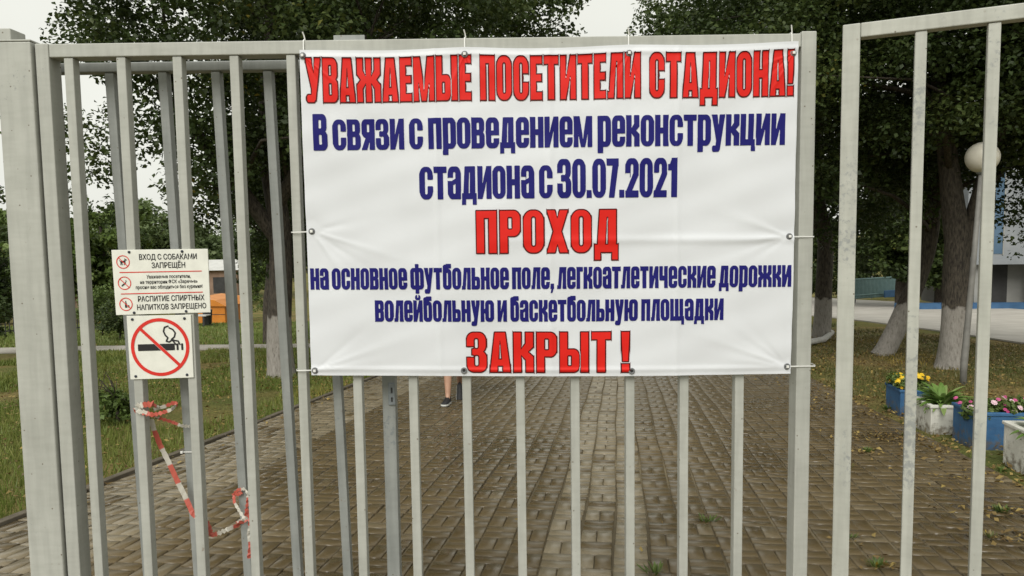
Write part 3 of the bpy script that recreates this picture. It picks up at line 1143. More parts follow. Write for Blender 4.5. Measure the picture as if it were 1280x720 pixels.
tree('straight dark tree with whitewashed trunk and a pale bent pipe at its foot', bD,
     [([(0, 0, -.1), (0, 0, .15), (.03, 0, 1.1), (.05, 0, 2.6), (-.2, .1, 4.4), (-.1, .1, 8)], [.28, .24, .215, .20, .15, .08]),
      ([(.05, 0, 2.6), (-.55, -.1, 3.9), (-1.3, -.3, 5.5)], [.16, .13, .06])],
     [(0, 0, 7.2, 5.0, 4.6, 3.8), (-2.0, -.5, 5.2, 3.0, 2.6, 1.9), (1.2, -.5, 4.6, 2.6, 2.4, 1.8), (-3.4, -.8, 6.6, 2.6, 2.2, 2.0)],
     210, 62000, .115, M_LEAF_DARK, M_BARK_WASH, (.5, 1.0), 8, group='whitewashed trees by the path')
b_ = G(1420, 470)
tree('dark tree standing at the right beyond the edge of the picture', b_,
     [([(0, 0, -.1), (0, 0, .15), (.03, 0, 1.0), (0, 0, 2.6), (-.1, .1, 7)], [.35, .28, .24, .2, .1])],
     [(0, 0, 6.8, 4.0, 4.0, 3.2), (-1.5, 0, 4.8, 2.4, 2.2, 1.5)], 130, 60000, .075, M_LEAF_DARK, M_BARK_WASH, (.45, .9), 9, group='whitewashed trees by the path')

# trees in the distance on the right, beyond the road
for k, (px, Y, w_, h_, lab) in enumerate(((930, 44, 4.5, 11, 'dark far tree beyond the road, behind the banner'), (1060, 44, 4.0, 11, 'dark far tree beyond the road, left of the leaning trunk'),
                                          (1128, 38, 2.6, 9, 'dark far tree beyond the road, right of the leaning trunk'), (1178, 37.5, 2.3, 9, 'dark far tree beside the pale building'))):
    x = (px - 640) / F_PX * Y
    tree(lab, (x, Y, zgf(Y)), [([(0, 0, -.1), (0, 0, 1.5), (.1, 0, 4), (0, 0, h_ * .8)], [.3, .25, .2, .08])],
         [(0, 0, h_ * .62, w_, w_, h_ * .36), (-.5, -.3, h_ * .30, w_ * .8, w_ * .8, h_ * .2)], 90, 20000, .24, M_LEAF_DARK, M_BARK, (.5, 1.0), 40 + k, limbs=8, group='far trees beyond the road')

xh = (1040 - 640) / F_PX * 58
tree('long dark hedge behind the teal railing beyond the road', (xh, 58, zgf(58)), [([(0, 0, -.1), (0, 0, .6), (.05, 0, 1.2)], [.10, .08, .05])],
     [(-6, 0, 1.5, 3.5, 1.0, 1.7), (-2.5, 0, 1.6, 3.5, 1.0, 1.9), (1.0, 0, 1.5, 3.5, 1.0, 1.8), (4.5, 0, 1.6, 3.5, 1.0, 1.9), (8, 0, 1.6, 3.0, 1.0, 1.8)],
     150, 26000, .20, M_LEAF_DARK, M_BARK, (.5, .9), 58, 'hedge', None, 'hedge', limbs=0)

# light green trees in the far left
for k, (px, Y, w_, h_, mt, lab) in enumerate((
        (128, 36, 2.4, 6.4, M_LEAF_MID, 'yellow green tree beyond the lawn, between the second and third bars'),
        (40, 34, 2.6, 5.8, M_LEAF_MID, 'mid green tree far behind the left gate post'),
        (-60, 40, 4.0, 8.5, M_LEAF_DARK, 'dark tree far left behind the gate post'),
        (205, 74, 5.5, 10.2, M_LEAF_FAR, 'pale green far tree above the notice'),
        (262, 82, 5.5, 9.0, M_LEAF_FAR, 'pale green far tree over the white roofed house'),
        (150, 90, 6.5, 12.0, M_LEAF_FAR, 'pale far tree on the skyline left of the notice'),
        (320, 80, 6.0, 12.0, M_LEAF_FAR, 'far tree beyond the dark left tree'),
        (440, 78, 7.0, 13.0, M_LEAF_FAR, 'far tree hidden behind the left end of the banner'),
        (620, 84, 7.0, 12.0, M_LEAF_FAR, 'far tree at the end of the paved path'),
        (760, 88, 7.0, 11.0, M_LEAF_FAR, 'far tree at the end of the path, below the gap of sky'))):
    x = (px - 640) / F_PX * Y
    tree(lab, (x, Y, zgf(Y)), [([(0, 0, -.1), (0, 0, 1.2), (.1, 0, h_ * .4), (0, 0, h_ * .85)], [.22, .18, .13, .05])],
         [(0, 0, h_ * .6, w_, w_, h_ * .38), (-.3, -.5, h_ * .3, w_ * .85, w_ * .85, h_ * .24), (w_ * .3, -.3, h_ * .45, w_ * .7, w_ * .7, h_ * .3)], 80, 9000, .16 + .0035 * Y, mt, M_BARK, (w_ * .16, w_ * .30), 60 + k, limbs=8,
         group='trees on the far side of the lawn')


# saplings and shrubs on the left
def shrub(label, base, ells, n, size, mat, seed, clr=(.12, .25), nclump=26):
    return tree(label, base, [([(0, 0, -.05), (.02, 0, ells[0][2] * .6), (0, .02, ells[0][2])], [.03, .022, .01])], ells, nclump, n, size, mat, M_BARK, clr, seed, 'shrub', name='shrub', limbs=10, shell=.4)


shrub('small leafy green shrub on the left lawn behind the bars', G(146, 528), [(0, 0, .22, .30, .28, .22)], 900, .06, M_LEAF_MID, 71, (.08, .15))
shrub('dark tall bush at the far left edge behind the gate post', G(-10, 446), [(0, 0, 1.6, 1.3, 1.2, 1.3), (-.5, 0, 3.2, 1.2, 1.0, 1.2)], 9000, .10, M_LEAF_DARK, 72, (.3, .5), 50)
shrub('round dark shrub beside the low fence', G(150, 424), [(0, 0, .6, .75, .7, .55)], 2500, .09, M_LEAF_DARK, 73, (.2, .35))
shrub('light bushy shrub in front of the low fence', G(128, 420), [(0, 0, .9, 1.0, .8, .9)], 2600, .10, M_LEAF_MID, 74, (.25, .4))
shrub('green conifer like bush left of the orange kiosk', G(270, 402) + Vector((.35, 3.2, -.22)), [(.5, 0, 1.5, .7, .7, 1.3), (.6, 0, 2.6, .55, .5, .8)], 5000, .09, M_LEAF_MID, 75, (.25, .4), 40)
shrub('slender sapling with loose twigs behind the left bars', G(92, 470), [(-.1, 0, 3.2, .5, .5, 1.4), (-.6, 0, 4.8, .6, .5, 1.0), (.25, 0, 2.4, .35, .3, .8)], 950, .10, M_LEAF_MID, 76, (.12, .28), 40)

# ------------------------------------------------------------------ far buildings and odds and ends
M_WALL_WHITE = noisy('pale_cladding', (.20, .215, .235), (.265, .28, .30), .8, .6)
M_WALL_GREY = noisy('grey_plaster', (.22, .22, .21), (.30, .30, .285), 1.0, .8)
M_GLASS_BLUE = noisy('blue_window_band', (.05, .10, .16), (.10, .16, .24), .6, .2)
M_BLUE_PAINT = noisy('blue_wall_paint', (.03, .085, .18), (.045, .12, .24), 3, .6)
M_DARK = noisy('dark_recess', (.03, .03, .03), (.05, .05, .05), 2, .8)
M_ROOF_WHITE = noisy('white_roof_sheet', (.46, .46, .44), (.56, .56, .54), 2, .6)
M_BRICK = noisy('brown_wall', (.20, .13, .09), (.28, .19, .14), 2, .8)
M_ORANGE = noisy('orange_sheet_metal', (.50, .17, .02), (.60, .22, .03), 2, .5)


def sports_building():
    p0, p1 = G(1214, 386), G(1500, 383)
    d = (Vector((p1.x, p1.y)) - Vector((p0.x, p0.y)))
    yaw = math.atan2(d.y, d.x)
    zb = zgf(p0.y) - .05
    b = empty('sports_building', (p0.x, p0.y, zb), yaw)
    tag(b, 'pale sports building with blue window strips beyond the road on the right', 'building')
    L = 22.0
    gh = 2.35                                           # height of the recessed ground floor
    box('wall', 0, L, 1.4, 5, .0, gh, M_WALL_GREY, b)
    box('upper_storey', -.3, L, 0, 5, gh, 8.6, M_WALL_WHITE, b)
    box('fascia', -.36, L, -.07, -.005, gh - .16, gh + .12, M_WALL_WHITE, b)
    box('roof', -.5, L + .2, -.3, 5.2, 8.6, 8.9, M_WALL_GREY, b)
    for k in range(12):
        x = .9 + k * 1.75
        w = box('window', x, x + .42, -.03, .0, gh + .35, 8.2, M_GLASS_BLUE, b)
        box('frame', x - .05, x - .0, -.06, .0, gh + .3, 8.25, M_WALL_GREY, w)
        box('frame', x + .42, x + .47, -.06, .0, gh + .3, 8.25, M_WALL_GREY, w)
    for k in range(8):
        x = .3 + k * 2.7
        box('column', x, x + .45, .35, .8, 0, gh, M_WALL_GREY, b, .01)
        box('doorway', x + .9, x + 2.1, 1.36, 1.4, .05, gh - .25, M_DARK, b)
    box('plinth', -3.5, L, -.25, .2, 0, .34, M_BLUE_PAINT, b)


sports_building()


def fence_far():
    p0, p1 = P(1060, 372, 50), P(1216, 372, 56)
    a, c = Vector((p0.x, 50, zgf(50))), Vector((p1.x, 56, zgf(56)))
    t = empty('mesh_fence', a, math.atan2(c.y - a.y, c.x - a.x))
    tag(t, 'long pale teal railing beyond the road with blue panels along its foot', 'fence')
    L = (c - a).length
    teal = noisy('teal_paint', (.16, .26, .27), (.22, .33, .33), 3, .6)
    bm = bmesh.new()
    n = int(L / .14)
    for k in range(n):
        add_box(bm, k * .14, k * .14 + .03, 0, .03, .1, 1.5)
    build('pales', bm, teal, t)
    box('infill', 0, L, .032, .045, .05, 1.46, noisy('dark_teal_net', (.09, .15, .15), (.13, .20, .20), 2, .8), t)
    box('rail', 0, L, -.02, .0, 1.42, 1.5, teal, t)
    box('rail', 0, L, -.02, .0, .3, .36, teal, t)
    for k in range(int(L / 2.5) + 1):
        box('post', k * 2.5 - .04, k * 2.5 + .04, .046, .12, 0, 1.6, M_WALL_GREY, t)
    for k in range(2, int(L / 1.6)):
        box('panel', k * 1.6 + .1, k * 1.6 + 1.3, -.35, -.27, .05, .55, M_BLUE_PAINT, t, .02)


fence_far()


def bollard():
    g = G(1066.5, 400)
    t = empty('marker_post', g)
    tag(t, 'thin dark marker post at the road edge beside the right gate stile', 'post')
    bm = bmesh.new()
    add_tube(bm, [(0, 0, -.1), (0, 0, .62)], .022, 8)
    build('post', bm, M_DARK, t)
    bm = bmesh.new()
    add_lathe(bm, [(.03, .62), (.07, .66), (.075, .76), (.04, .82)], 12)
    build('knob', bm, M_DARK, t)


bollard()


def bent_pipe():
    a, b, c, d = G(1000, 433), G(1018, 430), G(1036, 422), G(1041, 415)
    bm = bmesh.new()
    pts = [G(990, 430), a, b, G(1030, 427.5), c, G(1040, 418.5), G(1036, 416), G(1028, 416)]
    o_ = pts[2]
    add_tube(bm, [p - o_ + Vector((0, 0, .07)) for p in pts], [.06, .07, .075, .075, .07, .065, .06, .05], 10)
    o = build('bent_pipe', bm, noisy('pale_weathered_paint', (.38, .37, .34), (.50, .49, .46), 12, .8, .3, 40), None, o_, True)
    tag(o, 'pale bent pipe curling round the foot of the straight tree', 'pipe')


bent_pipe()


def kiosk():
    g = G(253, 404)
    t = empty('kiosk', g, R(-6))
    t.scale = (1, 1, .82)
    tag(t, 'orange kiosk with sloping roof at the far edge of the lawn', 'kiosk')
    box('wall', -.2, 1.05, 0, 2.2, 0, .90, M_ORANGE, t, .01)
    bm = bmesh.new()
    vs = [bm.verts.new(c) for c in ((-.3, -.08, .902), (1.15, -.08, .902), (.65, -.08, 1.22), (-.3, -.08, 1.36), (-.3, 2.3, .902), (1.15, 2.3, .902), (.65, 2.3, 1.22), (-.3, 2.3, 1.36))]
    for f in ((0, 1, 2, 3), (7, 6, 5, 4), (0, 4, 5, 1), (1, 5, 6, 2), (2, 6, 7, 3), (3, 7, 4, 0)):
        bm.faces.new([vs[i] for i in f])
    build('roof', bm, M_ORANGE, t)
    box('seam', -.2, 1.05, -.012, -.002, .45, .48, M_DARK, t)
    box('shutter', -.1, .12, -.012, -.002, .60, .85, M_BRICK, t)


kiosk()


def bench():
    g = G(243, 408)
    t = empty('park_bench', g, R(-6))
    tag(t, 'small pale bench at the far edge of the lawn, left of the dark bin', 'bench')
    box('seat', -.5, .5, 0, .4, .40, .45, M_ROOF_WHITE, t, .01)
    box('backrest', -.5, .5, .36, .40, .5, .85, M_WALL_WHITE, t, .01)
    box('leg', -.42, -.34, .02, .38, 0, .398, M_DARK, t)
    box('leg', .34, .42, .02, .38, 0, .398, M_DARK, t)
    g = G(260, 407)
    t = empty('litter_bin', g)
    tag(t, 'dark litter bin standing before the orange kiosk', 'bin')
    bm = bmesh.new()
    add_lathe(bm, [(.11, .06), (.15, .1), (.19, .62), (.2, .65)], 14)
    build('bucket', bm, M_DARK, t)
    box('stand', -.18, .18, -.03, .03, 0, .058, M_DARK, t)


bench()


def house(px, py, w, wall_h, roof_h, label, roofmat):
    g = G(px, py)
    t = empty('house', g, R(8))
    tag(t, label, 'house')
    box('wall', 0, w, 0, 5, -.2, wall_h, M_BRICK, t)
    bm = bmesh.new()
    vs = [bm.verts.new(c) for c in ((-.4, -.4, wall_h + .002), (w + .4, -.4, wall_h + .002), (w + .4, 5.4, wall_h + .002), (-.4, 5.4, wall_h + .002), (.6, 2.5, wall_h + roof_h), (w - .6, 2.5, wall_h + roof_h))]
    for f in ((3, 2, 1, 0), (0, 1, 5, 4), (2, 3, 4, 5), (1, 2, 5), (3, 0, 4)):
        bm.faces.new([vs[i] for i in f])
    build('roof', bm, roofmat, t)
    for k in range(2):
        x = w * (.2 + .45 * k)
        box('window', x, x + .9, -.03, -.002, wall_h * .35, wall_h * .8, M_DARK, t)


house(212, 383, 5.4, 2.9, .8, 'brown house with a white roof far beyond the notice', M_ROOF_WHITE)
house(92, 396, 2.6, 1.2, .7, 'low shed with a white roof behind the low left fence', M_ROOF_WHITE)


def low_fence():
    a, c = G(-60, 424), G(150, 413)
    t = empty('low_fence', a, math.atan2(c.y - a.y, c.x - a.x))
    tag(t, 'low dark picket fence at the far edge of the left lawn', 'fence')
    L = (Vector((c.x, c.y)) - Vector((a.x, a.y))).length
    bm = bmesh.new()
    for k in range(int(L / .12)):
        dz = 0
        add_box(bm, k * .12, k * .12 + .03, 0, .02, .08, .75)
    sl = (c.z - a.z) / L
    for v in bm.verts:
        v.co.z += v.co.x * sl
    build('pickets', bm, M_DARK, t)
    for zz in (.15, .62):
        bm = add_box(bmesh.new(), 0, L, .021, .05, zz, zz + .05)
        for v in bm.verts:
            v.co.z += v.co.x * sl
        build('rail', bm, M_DARK, t)


low_fence()


# globe lamp
def lamp():
    g = G(1204, 478)
    t = empty('street_lamp', g)
    tag(t, 'globe street lamp on a slim grey pole by the forked tree', 'street lamp')
    top = P(1228, 197, g.y)
    H = top.z - g.z
    lx = top.x - g.x
    bm = bmesh.new()
    add_tube(bm, [(0, 0, -.1), (0, 0, .3), (lx * .5, 0, H * .5), (lx * .93, 0, H - .22)], [.05, .046, .040, .032], 12)
    build('pole', bm, noisy('grey_pole_paint', (.15, .145, .135), (.21, .205, .19), 8, .6), t)
    bm = bmesh.new()
    add_tube(bm, [(lx * .93, 0, H - .24), (lx * .96, 0, H - .185)], [.06, .075], 14)
    build('collar', bm, M_STEEL, t)
    bm = bmesh.new()
    bmesh.ops.create_uvsphere(bm, u_segments=28, v_segments=18, radius=.226)
    bmesh.ops.translate(bm, vec=(lx, 0, H), verts=bm.verts)
    m, n, l, b = new_mat('opal_globe')
    gn = N(n, 'NewGeometry')
    no = N(n, 'TexNoise', Scale=4, Detail=5)
    l.new(gn.outputs['Position'], no.inputs['Vector'])
    rp = ramp(n, [(.3, (.52, .49, .41)), (.7, (.66, .63, .55))])
    l.new(no.outputs['Fac'], rp.inputs[0])
    l.new(rp.outputs[0], b.inputs['Base Color'])
    b.inputs['Roughness'].default_value = .3
    b.inputs['Subsurface Weight'].default_value = .3
    b.inputs['Subsurface Radius'].default_value = (.1, .1, .08)
    build('globe', bm, m, t, None, True)


lamp()

# ------------------------------------------------------------------ planters and their plants
M_PLANTER_BLUE = noisy('blue_planter_paint', (.028, .09, .20), (.042, .125, .255), 9, .55, .25, 40)
M_PLANTER_WHITE = noisy('white_planter_paint', (.52, .51, .46), (.66, .65, .60), 7, .6, .25, 40)


def stain(m, amount):
    nt = m.node_tree
    n, l = nt.nodes, nt.links
    b = n['Principled BSDF']
    src = b.inputs['Base Color'].links[0].from_socket
    tcn = N(n, 'TexCoord')
    sx = N(n, 'SeparateXYZ')
    l.new(tcn.outputs['Object'], sx.inputs[0])
    no = N(n, 'TexNoise', Scale=16, Detail=7, Roughness=.65)
    l.new(tcn.outputs['Object'], no.inputs['Vector'])
    ma = N(n, 'Math', operation='MULTIPLY_ADD')
    l.new(sx.outputs[2], ma.inputs[0])
    ma.inputs[1].default_value = -1.1
    l.new(no.outputs['Fac'], ma.inputs[2])
    rp = ramp(n, [(.40, (0, 0, 0)), (.58, (amount, amount, amount))])
    l.new(ma.outputs[0], rp.inputs[0])
    l.new(mixc(n, l, rp.outputs[0], src, (.12, .095, .065)), b.inputs['Base Color'])


stain(M_PLANTER_BLUE, .75)
stain(M_PLANTER_WHITE, .8)
M_SOIL = noisy('planter_soil', (.03, .022, .015), (.06, .045, .03), 20, .95, .5, 80)


def planter(label, corner, w, d, h, mat):
    """corner: photo position of the lower near-left corner"""
    g = G(*corner)
    t = empty('planter', g, -PATH_YAW + R(2))
    tag(t, label, 'planter', 'planters along the right edge of the path')
    bm = bmesh.new()
    th = .035
    zlo = -.06
    for (x0, x1, y0, y1) in ((0, w, 0, th), (0, w, d - th, d), (0, th, th + .001, d - th - .001), (w - th, w, th + .001, d - th - .001)):
        add_box(bm, x0, x1, y0, y1, zlo, h, .006)
    build('box', bm, mat, t)
    box('soil', th, w - th, th, d - th, zlo, h - .05, M_SOIL, t)
    bm = bmesh.new()
    rm = .012
    for (x0, x1, y0, y1) in ((-rm, w + rm, -rm, th + .004), (-rm, w + rm, d - th - .004, d + rm), (-rm, th + .004, th + .0045, d - th - .0045), (w - th - .004, w + rm, th + .0045, d - th - .0045)):
        add_box(bm, x0, x1, y0, y1, h + .001, h + .03, .005)
    build('rim', bm, mat, t)
    M = t.matrix_basis.copy()
    M = Matrix.Translation(g) @ Matrix.Rotation(-PATH_YAW + R(2), 4, 'Z')
    return t, M @ Vector((w / 2, d / 2, h - .05))


pl1, c1 = planter('blue planter with yellow marigolds, farthest of the row', (1125, 517), .40, .42, .25, M_PLANTER_BLUE)
pl2, c2 = planter('white planter with a leafy hosta between the two blue planters', (1163, 539), .40, .42, .24, M_PLANTER_WHITE)
pl3, c3 = planter('long blue planter with pink and white petunias', (1218, 558), .56, .42, .29, M_PLANTER_BLUE)
pl4, c4 = planter('white planter at the right edge of the picture, nearest of the row', (1303, 599), .45, .55, .29, M_PLANTER_WHITE)


def flower_heads(bm, centres, rad, petals=9):
    lay = bm.verts.layers.float.new('rnd')
    for (c, nrm, tone) in centres:
        nrm = Vector(nrm).normalized()
        a = nrm.orthogonal().normalized()
        b = nrm.cross(a)
        for ringi, (rr, zz) in enumerate(((1.0, 0), (.6, .35))):
            mid = bm.verts.new(Vector(c) + nrm * rad * (zz + .25))
            mid[lay] = tone
            pv = []
            for k in range(petals * 2):
                an = math.pi * k / petals + ringi * .3
                r_ = rad * (.65 + .6 * tone) * rr * (1.0 if k % 2 == 0 else .78)
                v = bm.verts.new(Vector(c) + (a * math.cos(an) + b * math.sin(an)) * r_ + nrm * rad * zz)
                v[lay] = tone
                pv.append(v)
            for k in range(len(pv)):
                bm.faces.new((mid, pv[k], pv[(k + 1) % len(pv)]))


def flowering(name, label, cat, c, rx, ry, h, nleaf, nfl, frad, leafmat, petalmat, tones, seed):
    r = random.Random(seed)
    t = empty(name, c, -PATH_YAW)
    tag(t, label, cat)
    cl_ = [(r.uniform(-rx, rx), r.uniform(-ry, ry), r.uniform(.02, h * .8), r.uniform(.05, .09)) for _ in range(26)]
    obj_from_mesh('foliage', leaves_mesh('foliage', cl_, nleaf, .05, 1.0, .8), leafmat, t)
    bm = bmesh.new()
    for q in cl_[:14]:
        add_tube(bm, [(q[0] * .5, q[1] * .5, -.02), (q[0] * .8, q[1] * .8, q[2] * .5), (q[0], q[1], q[2])], .004, 5)
    build('stems', bm, leafmat, t)
    bm = bmesh.new()
    cs = []
    for _ in range(nfl):
        x, y = r.uniform(-rx * 1.1, rx * 1.1), r.uniform(-ry * 1.1, ry * 1.1)
        z = h * (1 - .35 * ((x / rx) ** 2 + (y / ry) ** 2) / 2) + r.uniform(-.04, .03)
        cs.append(((x, y, z), (x * 2 + r.uniform(-.3, .3), y * 2 - .5, .8), r.choice(tones)))
    bm.free()
    for c_ in cs:
        bm = bmesh.new()
        flower_heads(bm, [c_], frad)
        build('flower', bm, petalmat, t)


flowering('marigold_plant', 'yellow marigolds with dark green leaves growing in the far blue planter', 'flowers', c1, .19, .19, .22, 1500, 46, .028, M_LEAF_MID, M_PETAL_YELLOW, (.1, .3, .5, .8, 1.0), 1)
flowering('petunia_plant', 'pink and white petunias growing in the long blue planter', 'flowers', c3, .29, .18, .16, 1900, 32, .025, M_LEAF_MID, M_PETAL_PINK, (.05, .2, .4, .5, .95, 1.0), 2)


def hosta(label, c, nl, L0, L1, seed, spread=1.0):
    r = random.Random(seed)
    t = empty('hosta_plant', c)
    tag(t, label, 'plant', 'leafy hosta plants in the white planters')
    bm = bmesh.new()
    lay = bm.verts.layers.float.new('rnd')
    st = bmesh.new()
    for k in range(nl):
        an = 2 * math.pi * k / nl + r.uniform(-.3, .3)
        L = r.uniform(L0, L1)
        el = r.uniform(.45, 1.45)
        w = L * r.uniform(.07, .105)
        d = Vector((math.cos(an), math.sin(an), 0))
        sd = Vector((-d.y, d.x, 0))
        rows = []
        seg = 7
        tone = r.random() * .8
        p = Vector((d.x * .02, d.y * .02, .0))
        e = el
        for i in range(seg + 1):
            s = i / seg
            ww = w * (math.sin(math.pi * min(1, (.12 + s * .88))) ** .8 if s < 1 else 0) + .001
            if s < .22:
                ww = .006
            up = Vector((-d.x * math.sin(e), -d.y * math.sin(e), math.cos(e)))
            vs = [bm.verts.new(p - sd * ww + up * ww * .35), bm.verts.new(p), bm.verts.new(p + sd * ww + up * ww * .35)]
            for q, v in enumerate(vs):
                v[lay] = min(1, tone + (.2 if q != 1 else 0))
            rows.append(vs)
            p = p + (d * math.cos(e) + Vector((0, 0, math.sin(e)))) * (L / seg) * spread
            e -= r.uniform(.12, .25)
        for i in range(seg):
            for q in range(2):
                f = bm.faces.new((rows[i][q], rows[i][q + 1], rows[i + 1][q + 1], rows[i + 1][q]))
                f.smooth = True
        add_tube(st, [(0, 0, -.03), (d.x * .03, d.y * .03, .03)], .006, 5)
    build('leaves', bm, M_HOSTA, t)
    build('stems', st, M_HOSTA, t)


hosta('bushy hosta with arching leaves in the middle white planter', c2, 130, .20, .36, 4)
hosta('hosta leaves growing in the nearest white planter at the picture edge', c4, 45, .22, .34, 6)


# weeds between the pavers
def weed(label, px, py, n, h, seed, yellow):
    r = random.Random(seed)
    g = G(px, py)
    bm = bmesh.new()
    lay = bm.verts.layers.float.new('rnd')
    for k in range(n):
        an = r.uniform(0, 6.28)
        L = h * r.uniform(.5, 1.2)
        rad = r.uniform(0, h * .9)
        b = Vector((math.cos(an) * rad, math.sin(an) * rad * .6, 0))
        b.z = -SLOPE * b.y
        d = Vector((math.cos(an) * .6 + r.uniform(-.3, .3), math.sin(an) * .6 + r.uniform(-.3, .3), r.uniform(.4, 1.2))).normalized()
        s = Vector((-math.sin(an), math.cos(an), 0)) * L * .13
        tone = r.random()
        vs = [bm.verts.new(b - s * .5), bm.verts.new(b + s * .5), bm.verts.new(b + d * L * .6 + s), bm.verts.new(b + d * L), bm.verts.new(b + d * L * .6 - s)]
        for v in vs:
            v[lay] = tone
        bm.faces.new(vs)
    o = build('weed_tuft', bm, M_LEAF_MID if not yellow else M_GRASS_DRY, None, g)
    tag(o, label, 'weed', 'weeds growing between the pavers')


for i, (px, py, n, h, lab, yl) in enumerate((
        (884, 652, 26, .055, 'small upright weed in a joint below the right end of the banner', 0),
        (818, 716, 26, .06, 'little weed at the bottom edge under the banner', 0),
        (1085, 565, 60, .055, 'spreading grassy weed with yellow leaves near the white planter', 0),
        (1110, 512, 70, .06, 'grass clump against the farthest blue planter', 0),
        (1062, 585, 20, .04, 'low weed patch between the right gate stile and the planters', 1),
        (1096, 708, 40, .05, 'flat weed at the bottom edge beside the right gate leaf', 0),
        (1062, 672, 26, .045, 'small green weed beside the right gate stile', 0),
        (1252, 640, 60, .055, 'wide grass tuft near the nearest white planter', 0),
        (1238, 672, 28, .045, 'flat yellowing weed below the wide grass tuft', 1),
        (1252, 590, 50, .05, 'grass tuft at the foot of the long blue planter', 0),
        (1180, 552, 40, .045, 'grass tuft between the middle white and long blue planter', 1),
        (1130, 545, 40, .045, 'grass tuft left of the middle white planter', 1))):
    weed(lab, px, py, n, h, 200 + i, yl)


# ------------------------------------------------------------------ the walker behind the banner
M_SKIN = noisy('skin', (.36, .205, .135), (.42, .245, .165), 12, .5)
M_SHORTS = noisy('dark_shorts_cloth', (.03, .032, .045), (.05, .052, .07), 30, .85)
M_SHIRT = noisy('grey_shirt_cloth', (.22, .23, .25), (.29, .30, .32), 20, .85)
M_SHOE = noisy('black_shoe', (.012, .012, .013), (.025, .025, .027), 30, .6)
M_SOLE = simple('white_sole', (.55, .55, .52), .6)
M_HAIR = noisy('dark_hair', (.03, .02, .014), (.06, .04, .028), 40, .6)


def skin_mesh(name, verts, edges, radii, mat, parent, root=0, sub=2):
    me = bpy.data.meshes.new(name + '_cage')
    me.from_pydata(verts, edges, [])
    o = bpy.data.objects.new(name + '_cage', me)
    COL.objects.link(o)
    o.modifiers.new('skin', 'SKIN').use_smooth_shade = True
    sv = me.skin_vertices[0].data
    for i, r_ in enumerate(radii):
        sv[i].radius = (r_, r_) if not isinstance(r_, tuple) else r_
        sv[i].use_root = (i == root)
    s = o.modifiers.new('sub', 'SUBSURF')
    s.levels = s.render_levels = sub
    dg = bpy.context.evaluated_depsgraph_get()
    m2 = bpy.data.meshes.new_from_object(o.evaluated_get(dg))
    bpy.data.objects.remove(o)
    m2.name = name
    m2.materials.clear()
    return obj_from_mesh(name, m2, mat, parent)


